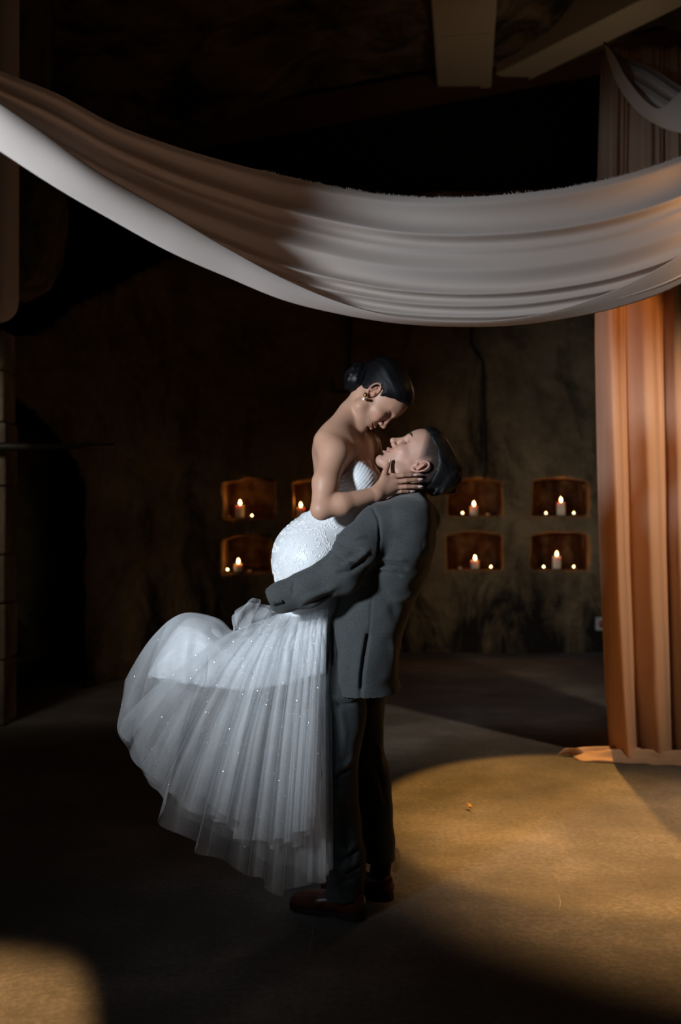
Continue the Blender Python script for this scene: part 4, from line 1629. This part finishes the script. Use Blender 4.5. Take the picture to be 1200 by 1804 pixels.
nr = [(1165, 572, 668), (1205, 562, 645), (1250, 560, 642), (1300, 556, 636), (1350, 555, 630), (1400, 559, 630), (1440, 568, 634), (1480, 575, 640), (1500, 574, 645), (1525, 580, 643), (1550, 577, 640), (1577, 571, 638)]
st = [(PL([(556, 1385), (590, 1370), (625, 1350)], 3.37), 0.008, -0.012), (PL([(556, 1372), (590, 1356), (625, 1334)], 3.37), 0.011, 0.010),
      (PL([(596, 1240), (620, 1241), (640, 1238)], 3.36), 0.007, -0.012), (PL([(592, 1228), (615, 1231), (640, 1226)], 3.36), 0.009, 0.010),
      (PL([(600, 1255), (605, 1290), (600, 1330)], 3.36), 0.014, 0.010), (PL([(580, 1260), (584, 1330), (578, 1370)], 3.36), 0.014, -0.008),
      (PL([(600, 1400), (603, 1450), (596, 1490)], 3.37), 0.012, 0.010), (PL([(575, 1500), (600, 1520), (640, 1490)], 3.38), 0.009, -0.014),
      (PL([(580, 1490), (610, 1500), (645, 1470)], 3.38), 0.010, 0.010), (PL([(582, 1525), (605, 1545), (638, 1525)], 3.38), 0.008, -0.012),
      (PL([(580, 1515), (605, 1530), (640, 1512)], 3.38), 0.009, 0.012), (PL([(585, 1562), (610, 1552), (638, 1540)], 3.38), 0.008, -0.010),
      (PL([(588, 1420), (580, 1460), (586, 1490)], 3.37), 0.010, -0.008)]
Ln = leg(nr, ([1165, 1300, 1577], [3.46, 3.455, 3.455]), ([1165, 1250, 1400, 1500, 1577], [0.105, 0.098, 0.085, 0.078, 0.072]), st)
fr_ = [(1165, 600, 695), (1205, 606, 684), (1250, 610, 676), (1320, 614, 676), (1360, 616, 685), (1410, 622, 690), (1460, 630, 694), (1490, 636, 695), (1512, 640, 694)]
st2 = [(PL([(640, 1290), (670, 1330), (686, 1370)], 3.55), 0.012, 0.012), (PL([(645, 1330), (670, 1370), (685, 1420)], 3.55), 0.012, -0.010)]
Lf = leg(fr_, ([1165, 1300, 1512], [3.60, 3.62, 3.63]), ([1165, 1300, 1512], [0.10, 0.09, 0.075]), st2, 110, 80)
tv, tf = cat([(Ln.reshape(-1, 3), grid_faces(150, 90, True)), (Lf.reshape(-1, 3), grid_faces(110, 80, True))])
tr = mesh_np('trousers', tv, tf, M_TROU, groom)
tr.modifiers.new('thickness', 'SOLIDIFY').thickness = 0.003


def shoe(heel, toe, label):
    """leather lace-up; heel/toe = floor points"""
    heel, toe = np.asarray(heel), np.asarray(toe)
    d = toe - heel
    L = np.linalg.norm(d)
    f = d / L
    l = np.array((-f[1], f[0], 0))
    R = np.stack([f, l, np.array((0, 0, 1.0))], 1)
    s = Shape()
    s.ell((0.045, 0, 0.050), (0.046, 0.035, 0.055))
    s.cone((0.05, 0, 0.055), (0.16, 0, 0.045), 0.036, 0.038, 0.03)
    s.ell((0.20, 0, 0.032), (0.075, 0.046, 0.034), 0.03)
    s.ell((0.245, 0, 0.026), (0.042, 0.034, 0.022), 0.02)
    s.add(lambda p: 0.020 - p[:, 2], 0.004, 'i')
    s.add(lambda p: (p[:, 2] - np.interp(p[:, 0], [0, 0.06, 0.11, 0.15, 0.3], [0.092, 0.078, 0.085, 0.075, 0.07])), 0.004, 'i')
    w = Shape().sub(s, (heel, R), L / 0.287)
    lo, hi = np.minimum(heel, toe) - 0.07, np.maximum(heel, toe) + 0.07
    V_, F_ = surface(w, axis_steps([(lo[0], hi[0], 0.004)]), axis_steps([(lo[1], hi[1], 0.004)]), axis_steps([(0.0, 0.13, 0.004)]))
    up = mesh_np('shoe', V_, F_, M_SHOE, groom)
    # sole with heel block
    out = [(0.0, 0.0), (0.004, 0.02), (0.02, 0.034), (0.06, 0.037), (0.11, 0.034), (0.16, 0.042), (0.21, 0.048), (0.25, 0.043), (0.28, 0.026), (0.292, 0.0)]
    poly = [(x, y) for x, y in out] + [(x, -y) for x, y in out[-2:0:-1]]
    n = len(poly)
    sv = []
    for z0 in (0.0, 0.022):
        for x, y in poly:
            zz = z0 if z0 else (0.0 if x < 0.07 else (0.010 + (0.004 if x > 0.26 else 0)) * (1 if x < 0.14 else 0.15))
            sv.append(heel + R @ np.array((x, y, zz + 0.0005)) * (L / 0.287))
    j = np.arange(n)
    sf = [np.stack([j, (j + 1) % n, n + (j + 1) % n, n + j], -1), np.array([np.arange(n)[::-1]]), np.array([np.arange(n) + n])]
    mesh_np('sole', np.array(sv), sf, M_SOLE, up, smooth=False)
    for i, x in enumerate((0.112, 0.126, 0.140)):
        pts_ = [heel + R @ np.array((x + 0.004 * math.sin(t * 3), 0.026 * t, 0.083 - i * 0.003 - 0.010 * t * t + 0.003)) for t in np.linspace(-1, 1, 9)]
        v1, f1 = tube_data(pts_, 0.0018, 6)
        mesh_np('lace', v1, f1, M_BUTTON, up)
    return up


M_SOCK = simple('black_sock', (0.012, 0.012, 0.013), 0.9, nscale=200)
for an in (anN, anF):
    sk_ = tube_loft([(an[0] - 0.012, an[1] + 0.004, 0.045), (an[0] - 0.006, an[1], 0.085), (an[0], an[1], 0.14), (an[0], an[1], 0.22)], [0.040, 0.038, 0.038, 0.040], 20, 36)
    o = mesh_np('sock', sk_.reshape(-1, 3), grid_faces(20, 36, True), M_SOCK, groom)
    o.modifiers.new('thickness', 'SOLIDIFY').thickness = 0.002
shoe((0.083, 3.415, 0), (-0.175, 3.535, 0), 'near')
shoe((0.190, 3.590, 0), (-0.068, 3.705, 0), 'far')

#@BRIDE
# ------------------------------------------------------------------ bride
bride = empty('person', P(540, 1180, 3.55), 'person in a strapless white wedding gown held up in the groom\'s arms, looking down', 'person')
HB_C, HB_R, HB_S = P(659, 700, 3.54), frame(27.5, 1, yaw=-7), 0.965
bs = Shape()
hd = head_shape(True, smile=0.8, openm=0.0015)
neckB = P(610, 757, 3.56)
sN, sF = P(588, 795, 3.42), P(648, 783, 3.70)
chest = P(607, 830, 3.565)
waist = P(590, 920, 3.56)
hip = P(556, 985, 3.55)
bs.ell(chest, (0.092, 0.135, 0.105))
bs.cone(P(600, 790, 3.50), P(640, 785, 3.63), 0.058, 0.055, 0.05)
bs.cone(sN, P(600, 790, 3.47), 0.050, 0.055, 0.03)
bs.cone(sF, P(636, 785, 3.66), 0.046, 0.052, 0.03)
bs.cone(chest, waist, 0.098, 0.092, 0.05)
bs.cone(P(610, 795, 3.56), neckB + (0.004, 0, 0.005), 0.072, 0.048, 0.05)
hbb = HB_C + HB_R @ np.array((-0.028, 0, -0.020)) * HB_S
bs.cone(neckB + (-0.002, 0, 0), hbb, 0.047, 0.046, 0.025)
# collar bones and neck muscle
bs.cone(P(596, 778, 3.45), P(634, 776, 3.535), 0.010, 0.008, 0.02)
bs.cone(hbb + (0.0, -0.044, -0.015), P(622, 772, 3.525), 0.011, 0.009, 0.02)
bN, bF = P(633, 846, 3.475), P(648, 846, 3.63)
bs.ell(bN, (0.056, 0.058, 0.062), 0.03)
bs.ell(bF, (0.052, 0.056, 0.060), 0.03)
bs.ell(hip, (0.095, 0.140, 0.10), 0.03)
# rounded upper back and neck-to-shoulder slope
bs.cone(P(614, 728, 3.53), P(576, 777, 3.45), 0.034, 0.044, 0.04)
bs.ell(P(588, 790, 3.55), (0.075, 0.12, 0.085), 0.04)
bs.cone(waist, hip, 0.088, 0.095, 0.03)
eN, wN = P(566.5, 897, 3.335), P(662, 870, 3.385)
eF, wF = P(690, 880, 3.72), P(745, 860, 3.66)
bs.cone(sN + (0.002, -0.005, -0.01), P(574, 850, 3.365), 0.046, 0.043, 0.03)
bs.cone(P(574, 850, 3.365), eN, 0.043, 0.036, 0.02)
bs.cone(eN, P(603, 888, 3.345), 0.034, 0.037, 0.012)
bs.cone(P(603, 888, 3.345), wN, 0.037, 0.024, 0.015)
bs.cone(sF, eF, 0.042, 0.036, 0.02)
bs.cone(eF, wF, 0.035, 0.024, 0.02)
# near hand on the groom's jaw
K = [P(693, 839, 3.416), P(697, 849, 3.408), P(697, 858.5, 3.408), P(692.5, 867, 3.416)]
Tp = [P(731, 836.5, 3.432), P(739, 844.5, 3.425), P(739, 857, 3.425), P(725, 865, 3.436)]
for i in range(4):
    bs.cone(wN + np.array((0, 0, (1.5 - i) * 0.005)), K[i], 0.019, 0.0115, 0.012)
for i in range(4):
    m1 = K[i] * 0.58 + Tp[i] * 0.42 + np.array((0, -0.007, 0.001))
    m2 = K[i] * 0.24 + Tp[i] * 0.76 + np.array((0, -0.004, 0.0005))
    r0 = (0.0092, 0.0092, 0.0088, 0.0080)[i]
    finger(bs, [K[i], m1, m2, Tp[i]], r0, 0.0058, 0.003)
bs.cone(wN + (0.006, 0, 0.006), P(677, 843, 3.405), 0.020, 0.014, 0.012)
finger(bs, [P(675, 845, 3.402), P(678.5, 832, 3.416), P(682.5, 822, 3.431), P(686, 811.5, 3.446)], 0.0125, 0.0065, 0.004)
# far hand
for i, dz in enumerate((0.018, 0.006, -0.006, -0.018)):
    k0 = wF + np.array((0.055, -0.01, dz))
    bs.cone(wF, k0, 0.018, 0.011, 0.01)
    finger(bs, [k0, k0 + (0.03, -0.005, 0), k0 + (0.05, -0.02, 0), k0 + (0.06, -0.035, 0)], 0.0088, 0.006, 0.003)
finger(bs, [wF + (0.01, 0, 0.01), wF + (0.03, -0.01, 0.035), wF + (0.045, -0.02, 0.055)], 0.011, 0.007)
# legs: thighs down, shins kicked back
for dy, kn, ft in ((-0.065, P(534, 1165, 3.48), P(352, 1143, 3.50)), (0.065, P(536, 1165, 3.60), P(345, 1145, 3.58))):
    bs.cone(hip + (0, dy, -0.02), kn, 0.058, 0.042, 0.03)
    bs.cone(kn, ft, 0.042, 0.026, 0.02)
    bs.cone(ft, ft + (-0.055, 0, -0.055), 0.028, 0.020, 0.015)
bs.sub(hd, (HB_C, HB_R), HB_S)
V, Fc = surface(bs, axis_steps([(-0.60, -0.12, 0.008), (-0.12, 0.30, 0.0027), (0.30, 0.42, 0.006)]), axis_steps([(3.28, 3.66, 0.0029), (3.66, 3.80, 0.006)]),
                axis_steps([(0.80, 1.36, 0.008), (1.36, 1.90, 0.0027)]))
base = (0.47, 0.262, 0.178)
col, q = face_colors(V, HB_C, HB_R, HB_S, base, (0.36, 0.11, 0.09), (0.52, 0.22, 0.15), True)
bbody = mesh_np('body', V, Fc, M_SKIN, bride, colors=col, fill=True)
brow(HB_C, HB_R, HB_S, bbody, 0.0027, 0.041, 0.006)
for i in range(4):
    d = Tp[i] - (K[i] * 0.24 + Tp[i] * 0.76 + np.array((0, -0.004, 0.0005)))
    nail(Tp[i] + d / np.linalg.norm(d) * 0.002 + np.array((0, -0.0042, 0)), d, np.array((0, -1.0, 0.25)), 0.0185, 0.0055, bbody)
d = P(686, 811.5, 3.446) - P(682.5, 822, 3.431)
nail(P(686.0, 812.0, 3.440), d, np.array((-0.35, -1.0, 0.0)), 0.0175, 0.0058, bbody)

# hair: sleek cap drawn back into a low bun
bh = Shape()
bh.ell((-0.006, 0, 0.052), (0.108, 0.086, 0.096))
bh.ell((0.036, 0, 0.085), (0.058, 0.066, 0.046), 0.03)
bh.ell((-0.055, 0, 0.075), (0.064, 0.070, 0.062), 0.03)


def bhair_cut(p):
    hl_ = np.interp(p[:, 0], [-0.16, -0.07, -0.045, -0.02, -0.008, 0.008, 0.02, 0.045, 0.07, 0.09, 0.11], [-0.06, -0.060, -0.050, 0.0, 0.030, 0.032, 0.012, 0.036, 0.064, 0.087, 0.11])
    hl_ = hl_ + 0.006 * (np.abs(p[:, 1]) < 0.05)
    return (hl_ - p[:, 2]) * 0.65 + noise3(p, 200, 1, 2) * 0.0015


bh.add(bhair_cut, 0.016, 'i')
hair_w = Shape().sub(bh, (HB_C, HB_R), HB_S)
V, Fc = surface(hair_w, axis_steps([(-0.02, 0.34, 0.003)]), axis_steps([(3.42, 3.66, 0.003)]), axis_steps([(1.68, 1.98, 0.003)]))
# comb marks: fine ridges running from the forehead towards the bun
q = ((V - HB_C) @ HB_R) / HB_S
ang = np.arctan2(q[:, 1], q[:, 2] - 0.03)
rid = np.sin(ang * 19 + 2 + noise3(V, 10, 1, 5) * 2) * 0.0005
nrm = q - np.array((0, 0, 0.05))
nrm /= np.linalg.norm(nrm, axis=1)[:, None]
V = V + (nrm @ HB_R.T) * rid[:, None]
hairo = mesh_np('hair', V, Fc, M_HAIR, bride)
set_strand(hairo, np.stack([ang * 60, q[:, 0] * 8 + q[:, 2] * 3, 0 * ang], -1))
bun_c = P(629, 668, 3.545)
bn = Shape()
bn.ell(bun_c, (0.047, 0.047, 0.047))
rs = np.random.RandomState(5)
dirb = np.array((-0.85, 0, 0.35))
for k in range(9):
    ph0 = rs.uniform(0, 6.28)
    til = rs.uniform(-0.9, 0.9)
    rad = rs.uniform(0.034, 0.049)
    e1 = np.cross(dirb, (0, 1.0, 0.3 * til))
    e1 /= np.linalg.norm(e1)
    e2 = np.cross(dirb, e1)
    e2 = e2 / np.linalg.norm(e2) + dirb * 0.35 * til
    cc = bun_c + dirb * rs.uniform(-0.02, 0.022) + e1 * rs.uniform(-0.006, 0.006)
    arc = [cc + rad * (math.cos(a) * e1 + math.sin(a) * e2) for a in np.linspace(ph0, ph0 + rs.uniform(2.4, 4.6), 9)]
    for a, b in zip(arc[:-1], arc[1:]):
        bn.cone(a, b, 0.0115, 0.0115, 0.004)
hc = HB_C + HB_R @ np.array((-0.085, 0, 0.045)) * HB_S
bn.cone(bun_c, hc, 0.036, 0.040, 0.02)
V, Fc = surface(bn, axis_steps([(-0.04, 0.17, 0.003)]), axis_steps([(3.45, 3.66, 0.003)]), axis_steps([(1.74, 1.98, 0.003)]))
o = mesh_np('bun', V, Fc, M_HAIR, hairo)
qb = V - bun_c
set_strand(o, np.stack([np.linalg.norm(qb, axis=1) * 900 + qb @ dirb * 500, np.arctan2(qb[:, 1], qb[:, 2]) * 1.5, qb @ dirb * 60], -1))
# earring: gold disc with a pearl and a dark bead
ec = HB_C + HB_R @ np.array((-0.003, -0.088, -0.030)) * HB_S
def ball(c, r, n=14):
    a = np.linspace(0, np.pi, n)
    return lathe_data([(r * math.sin(t), -r * math.cos(t)) for t in a], 18, c)
ear_o = mesh_np('earring', *ball(ec, 0.0085), M_GOLD, bride)
mesh_np('pearl', *ball(ec + (-0.0065, -0.002, -0.0145), 0.0055), M_PEARL, ear_o)
mesh_np('bead', *ball(ec + (0.0035, -0.001, -0.016), 0.0052), M_GARNET, ear_o)

#@DRESS
# bodice: strapless, pleated cups, lace over waist and hips
dr = Shape()
dr.ell(chest, (0.097, 0.140, 0.110))
dr.cone(chest, waist, 0.104, 0.098, 0.05)
dr.ell(bN, (0.062, 0.063, 0.067), 0.02)
dr.ell(bF, (0.058, 0.061, 0.065), 0.02)
dr.cone(waist, hip, 0.106, 0.126, 0.05)
dr.ell(hip + (-0.006, 0, 0.0), (0.130, 0.170, 0.135), 0.05)
dr.cone(hip + (-0.01, 0, 0), P(556, 1120, 3.55), 0.135, 0.12, 0.05)


def neckline(p):
    u = 600 + p[:, 0] * F / p[:, 1]
    v = 902 - (p[:, 2] - CAMZ) * F / p[:, 1]
    top_ = np.interp(p[:, 0], [-0.12, -0.03, 0.01, 0.045, 0.07, 0.12], [1.40, 1.455, 1.53, 1.588, 1.578, 1.54])
    cleav = 0.03 * np.exp(-((p[:, 1] - 3.552) / 0.02) ** 2)
    return (p[:, 2] - (top_ - cleav)) * 0.8


dr.add(neckline, 0.006, 'i')
V, Fc = surface(dr, axis_steps([(-0.26, 0.16, 0.0034)]), axis_steps([(3.33, 3.78, 0.004)]), axis_steps([(0.80, 1.64, 0.0036)]))
# pleats wrap round the cups, ribbed lace elsewhere
cupd = np.linalg.norm((V - (bN + np.array((-0.03, 0, 0.03)))) * np.array((1, 0.6, 1)), axis=1)
cup = np.clip((V[:, 2] - 1.44) / 0.03, 0, 1)
pleat = np.sin((V[:, 0] * 0.55 - V[:, 2] * 0.5 + cupd * 0.7) * 480) * 0.0010 * cup
nn = V - np.where((V[:, 2] > 1.42)[:, None], chest, hip)
nn /= np.linalg.norm(nn, axis=1)[:, None]
V = V + nn * pleat[:, None]
bod = mesh_np('bodice', V, Fc, M_SATIN, bride)

# lace appliqué: raised cord flowers strewn over hip and waist
rs = np.random.RandomState(8)
lv_ = []
near = np.nonzero((V[:, 1] < 3.62) & (V[:, 2] > 1.12) & (V[:, 2] < 1.40) & (V[:, 0] < 0.0))[0]
dens = V[near]
for k in range(230):
    c = dens[rs.randint(len(dens))]
    nr_ = c - np.array((hip[0] + 0.02, hip[1], c[2]))
    nr_ /= np.linalg.norm(nr_)
    t1 = np.cross(nr_, (0, 0, 1.0))
    t1 /= np.linalg.norm(t1)
    t2 = np.cross(nr_, t1)
    sz = rs.uniform(0.005, 0.011)
    npet = rs.randint(4, 7)
    ph = rs.uniform(0, 6.28)
    a = np.linspace(0, 2 * np.pi, 26)
    r_ = sz * (0.5 + 0.5 * np.abs(np.cos(a * npet / 2 + ph)))
    if k % 3 == 0:                     # trailing stem instead of a flower
        a = np.linspace(0, 1, 26)
        w = c + (a[:, None] - 0.5) * 0.05 * (math.cos(ph) * t1 + math.sin(ph) * t2) + (0.006 * np.sin(a * 14))[:, None] * (-math.sin(ph) * t1 + math.cos(ph) * t2)
    else:
        w = c + r_[:, None] * (np.cos(a)[:, None] * t1 + np.sin(a)[:, None] * t2)
    for _ in range(3):                 # press onto the cloth
        d0 = dr(w)
        e_ = 0.002
        g_ = np.stack([dr(w + np.eye(3)[q_] * e_) - d0 for q_ in range(3)], -1)
        g_ /= np.linalg.norm(g_, axis=1)[:, None] + 1e-9
        w = w - g_ * (d0 - 0.0006)[:, None]
    lv_.append(tube_data(w, 0.0010, 5, cap=False))
v1, f1 = cat(lv_)
tag(mesh_np('lace_applique', v1, f1, M_LACE, bod), kind='stuff')

# opaque lining over the legs
lin_top = [(262, 1180), (275, 1155), (300, 1115), (330, 1084), (360, 1086), (385, 1098), (405, 1114), (440, 1116), (480, 1104), (520, 1085), (575, 1060)]
lin_bot = [(262, 1190), (275, 1193), (300, 1197), (330, 1203), (360, 1208), (385, 1212), (405, 1214), (440, 1215), (480, 1209), (520, 1200), (575, 1185)]
uu = np.linspace(262, 575, 110)
tvv, bvv = 7 + spline([p[0] for p in lin_top], [p[1] for p in lin_top], uu), spline([p[0] for p in lin_bot], [p[1] for p in lin_bot], uu)
G = []
LY = 3.54
ntl = 70
for i, u in enumerate(uu):
    hw_ = np.interp(u, [262, 280, 330, 420, 520, 575], [0.03, 0.08, 0.125, 0.135, 0.15, 0.16])
    # cross-section: near hem -> over the top -> far hem
    ring = []
    for t in np.linspace(-1, 1, ntl):
        yy = LY + hw_ * np.sign(t) * min(1.0, abs(t) * 1.9) ** 0.75
        dv = (abs(t)) ** 1.6
        ring.append(P(u, tvv[i] + (bvv[i] - tvv[i]) * dv + 4 * (t > 0) * dv, yy))
    G.append(ring)
G = np.array(G)
wob = 0.012 * np.sin(G[..., 0] * 55 + noise3(G, 6, 2, 2) * 4) * np.clip((np.abs(np.linspace(-1, 1, ntl)) - 0.2) / 0.8, 0, 1)[None, :]
G[..., 1] += wob * np.sign(G[..., 1] - LY)
G += (noise3(G, 8, 2, 7) * 0.003)[..., None]
o = mesh_np('skirt_lining', G.reshape(-1, 3), grid_faces(110, ntl), M_SATIN, bride)
o.modifiers.new('thickness', 'SOLIDIFY').thickness = 0.002


def tulle_layer(crest, hemn, hemf, seed, nfold, amp, matl, ns=420, nt=90, yc=3.54, yn=0.30, yf=0.26, name='tulle_layer', lift=0.0):
    """tent of net over the legs: crest line (s,u,v), near and far hems (s,u,v)"""
    rs = np.random.RandomState(seed)
    s = np.linspace(0, 1, ns)
    cu = spline([c[0] for c in crest], [c[1:] for c in crest], s)
    outs = []
    for hem, sgn, yoff in ((hemn, -1, yn), (hemf, 1, yf)):
        hu = spline([c[0] for c in hem], [c[1:] for c in hem], s)
        # fold phase: random widths
        ph = np.cumsum(0.35 + 1.3 * np.abs(noise3(np.stack([s * nfold * 0.6, 0 * s + seed, 0 * s + sgn], -1), 1.0, 2, seed)))
        ph = ph / ph[-1] * 2 * np.pi * nfold
        ph = ph * (0.45 + 0.55 * s)
        a2 = 0.55 + 0.45 * noise3(np.stack([s * nfold * 0.5, 0 * s, 0 * s + seed], -1), 1.0, 1, seed + 3)
        t = np.linspace(0, 1, nt)
        G_ = np.zeros((ns, nt, 3))
        for j, tt in enumerate(t):
            e_h = tt ** 0.72            # sideways travel leads, then the net falls
            e_v = tt ** 1.12
            u = cu[:, 0] + (hu[:, 0] - cu[:, 0]) * e_h
            v = cu[:, 1] + (hu[:, 1] - cu[:, 1]) * e_v
            A = amp * (0.10 + 0.9 * tt ** 0.9) * a2
            prof = np.sin(ph + 0.9 * tt * math.sin(seed))
            prof = np.sign(prof) * np.abs(prof) ** 0.75
            yo = yoff * np.interp(tt, [0, 0.12, 0.3, 1.0], [lift, 0.5, 0.72, 1.0])
            endcap = np.interp(s, [0, 0.06, 0.2, 0.9, 1], [0.25, 0.55, 1, 1, 0.8])
            y = yc + sgn * yo * endcap + A * prof
            px = P(0, 0, 1)
            x3 = (u - 600) * y / F + 0.45 * A * np.cos(ph * 1.0 + 0.6)
            z3 = CAMZ - (v - 902) * y / F + 0.010 * tt * np.sin(ph * 0.5 + seed)
            G_[:, j, 0], G_[:, j, 1], G_[:, j, 2] = x3, y, z3
        G_[..., 1] += noise3(G_, 5, 2, seed) * 0.02 * t[None, :]
        outs.append(G_)
    Gn, Gf = outs
    full = np.concatenate([Gn[:, ::-1], Gf[:, 1:]], axis=1)
    return mesh_np(name, full.reshape(-1, 3), grid_faces(ns, full.shape[1]), matl, bride), Gn


CREST = [(0, 300, 1098), (0.04, 312, 1086), (0.09, 335, 1079), (0.15, 385, 1090), (0.2, 410, 1111), (0.26, 450, 1106), (0.33, 490, 1084), (0.5, 520, 1068), (0.75, 552, 1055), (1.0, 582, 1046)]
# outer layer
hA = [(0, 217, 1200), (0.03, 214, 1250), (0.07, 212, 1290), (0.15, 238, 1338), (0.25, 290, 1392), (0.35, 345, 1428), (0.5, 420, 1470), (0.65, 475, 1490), (0.8, 520, 1488), (0.92, 548, 1470), (1.0, 553, 1440)]
hAf = [(0, 217, 1200), (0.07, 222, 1225), (0.2, 262, 1330), (0.4, 360, 1400), (0.6, 450, 1440), (0.8, 540, 1480), (1.0, 585, 1500)]
tA, GA = tulle_layer(CREST, hA, hAf, 3, 11, 0.050, M_TULLE)
hB = [(0, 232, 1290), (0.06, 262, 1370), (0.14, 283, 1400), (0.2, 281, 1440), (0.3, 338, 1478), (0.38, 350, 1503), (0.5, 412, 1528), (0.62, 455, 1552), (0.75, 492, 1572), (0.88, 550, 1556), (1.0, 578, 1532)]
hBf = [(0, 240, 1300), (0.2, 300, 1410), (0.4, 390, 1470), (0.6, 480, 1520), (0.8, 550, 1545), (1.0, 592, 1540)]
tB, GB = tulle_layer(CREST, hB, hBf, 5, 9, 0.055, M_TULLE2, yn=0.24, yf=0.30)
# short overskirt swept from the waist down to a corner at mid skirt
CR2 = [(0, 478, 1088), (0.2, 500, 1078), (0.5, 530, 1064), (0.8, 560, 1053), (1.0, 583, 1046)]
hC = [(0, 352, 1392), (0.15, 385, 1425), (0.35, 440, 1462), (0.6, 492, 1482), (0.8, 525, 1470), (1.0, 557, 1440)]
hCf = [(0, 400, 1300), (0.5, 480, 1400), (1.0, 560, 1420)]
tC, GC = tulle_layer(CR2, hC, hCf, 9, 8, 0.040, M_TULLE, ns=260, yn=0.33, yf=0.2)
# outermost sweep: net drawn from the waist across to the far left hem
CR3 = [(0, 462, 1098), (0.4, 492, 1082), (1.0, 540, 1062)]
hD = [(0, 214, 1262), (0.12, 213, 1292), (0.35, 255, 1360), (0.6, 318, 1412), (0.8, 372, 1440), (1.0, 425, 1466)]
hDf = [(0, 300, 1240), (0.5, 360, 1300), (1.0, 440, 1380)]
tD, GD = tulle_layer(CR3, hD, hDf, 12, 6, 0.034, M_TULLE3, ns=240, yn=0.34, yf=0.16)
# puff of net bunched under the groom's cuff
a, b = np.meshgrid(np.linspace(0, 1, 60), np.linspace(0, 1, 40), indexing='ij')
tu = spline([0, 0.15, 0.3, 0.6, 1], [[412, 1112], [414, 1082], [437, 1064], [475, 1072], [530, 1082]], a[:, 0])
bu = spline([0, 0.15, 0.3, 0.6, 1], [[413, 1114], [425, 1118], [440, 1119], [480, 1112], [535, 1096]], a[:, 0])
G = np.zeros((60, 40, 3))
for i in range(60):
    for j in range(40):
        w = b[i, j]
        uv = tu[i] * (1 - w) + bu[i] * w
        y = 3.45 + 0.05 * math.cos(w * 3.1) + 0.03 * math.sin(w * 9 + i * 0.25) + 0.02 * math.sin(i * 0.5 + w * 4)
        G[i, j] = P(uv[0] + 3 * math.sin(i * 0.6 + w * 7), uv[1], y)
G += (noise3(G, 16, 2, 3) * 0.006)[..., None]
mesh_np('tulle_puff', G.reshape(-1, 3), grid_faces(60, 40), M_TULLE3, bride)
G2 = G.copy()
G2[..., 1] += 0.09 + noise3(G2, 9, 1, 8) * 0.03
G2[..., 2] += 0.004 - noise3(G2, 12, 1, 4) * 0.01
mesh_np('tulle_puff', G2.reshape(-1, 3), grid_faces(60, 40), M_TULLE3, bride)

# sequins sewn on the net
rs = np.random.RandomState(21)
sv, sf = [], []
for Gq, cnt in ((GA, 520), (GC, 200), (GB, 220), (GD, 160)):
    for k in range(cnt):
        i, j = rs.randint(4, Gq.shape[0] - 4), rs.randint(6, Gq.shape[1] - 1)
        c = Gq[i, j] + np.array((0, -0.004, 0))
        r_ = rs.choice([0.0012, 0.0017, 0.0026], p=[0.6, 0.3, 0.1])
        n = rs.normal(size=3) + np.array((-1.1, -3.0, 0.5)) * rs.choice([0, 0.8, 1.8])
        n /= np.linalg.norm(n)
        t1 = np.cross(n, (0.3, 0.5, 0.8))
        t1 /= np.linalg.norm(t1)
        t2 = np.cross(n, t1)
        o_ = len(sv)
        sv += [c + t1 * r_, c + t2 * r_, c - t1 * r_, c - t2 * r_, c + n * r_ * 0.25, c - n * r_ * 0.25]
        for a_i in range(4):
            sf.append((o_ + a_i, o_ + (a_i + 1) % 4, o_ + 4))
            sf.append((o_ + (a_i + 1) % 4, o_ + a_i, o_ + 5))
tag(mesh_np('sequins', np.array(sv), np.array(sf), M_SEQ, tA, smooth=False), kind='stuff')

# crumpled bit of net on the floor behind the groom's heel
a, b = np.meshgrid(np.linspace(0, np.pi, 16), np.linspace(0, 2 * np.pi, 24, endpoint=False), indexing='ij')
r_ = 0.026 * (1 + 0.25 * np.sin(3 * b + 2 * a))
G = np.stack([0.7 * r_ * np.sin(a) * np.cos(b), 0.6 * r_ * np.sin(a) * np.sin(b), 1.5 * r_ * np.cos(a)], -1) + np.array((0.205, 3.72, 0.040 + 0.058))
o = mesh_np('crumpled_net', G.reshape(-1, 3), grid_faces(16, 24, True), make_tulle('stray_tulle', 0.45, 0.85, (0.8, 0.7, 0.58)))
tag(o, 'small crumpled white scrap of net behind the groom\'s heel', 'scrap')
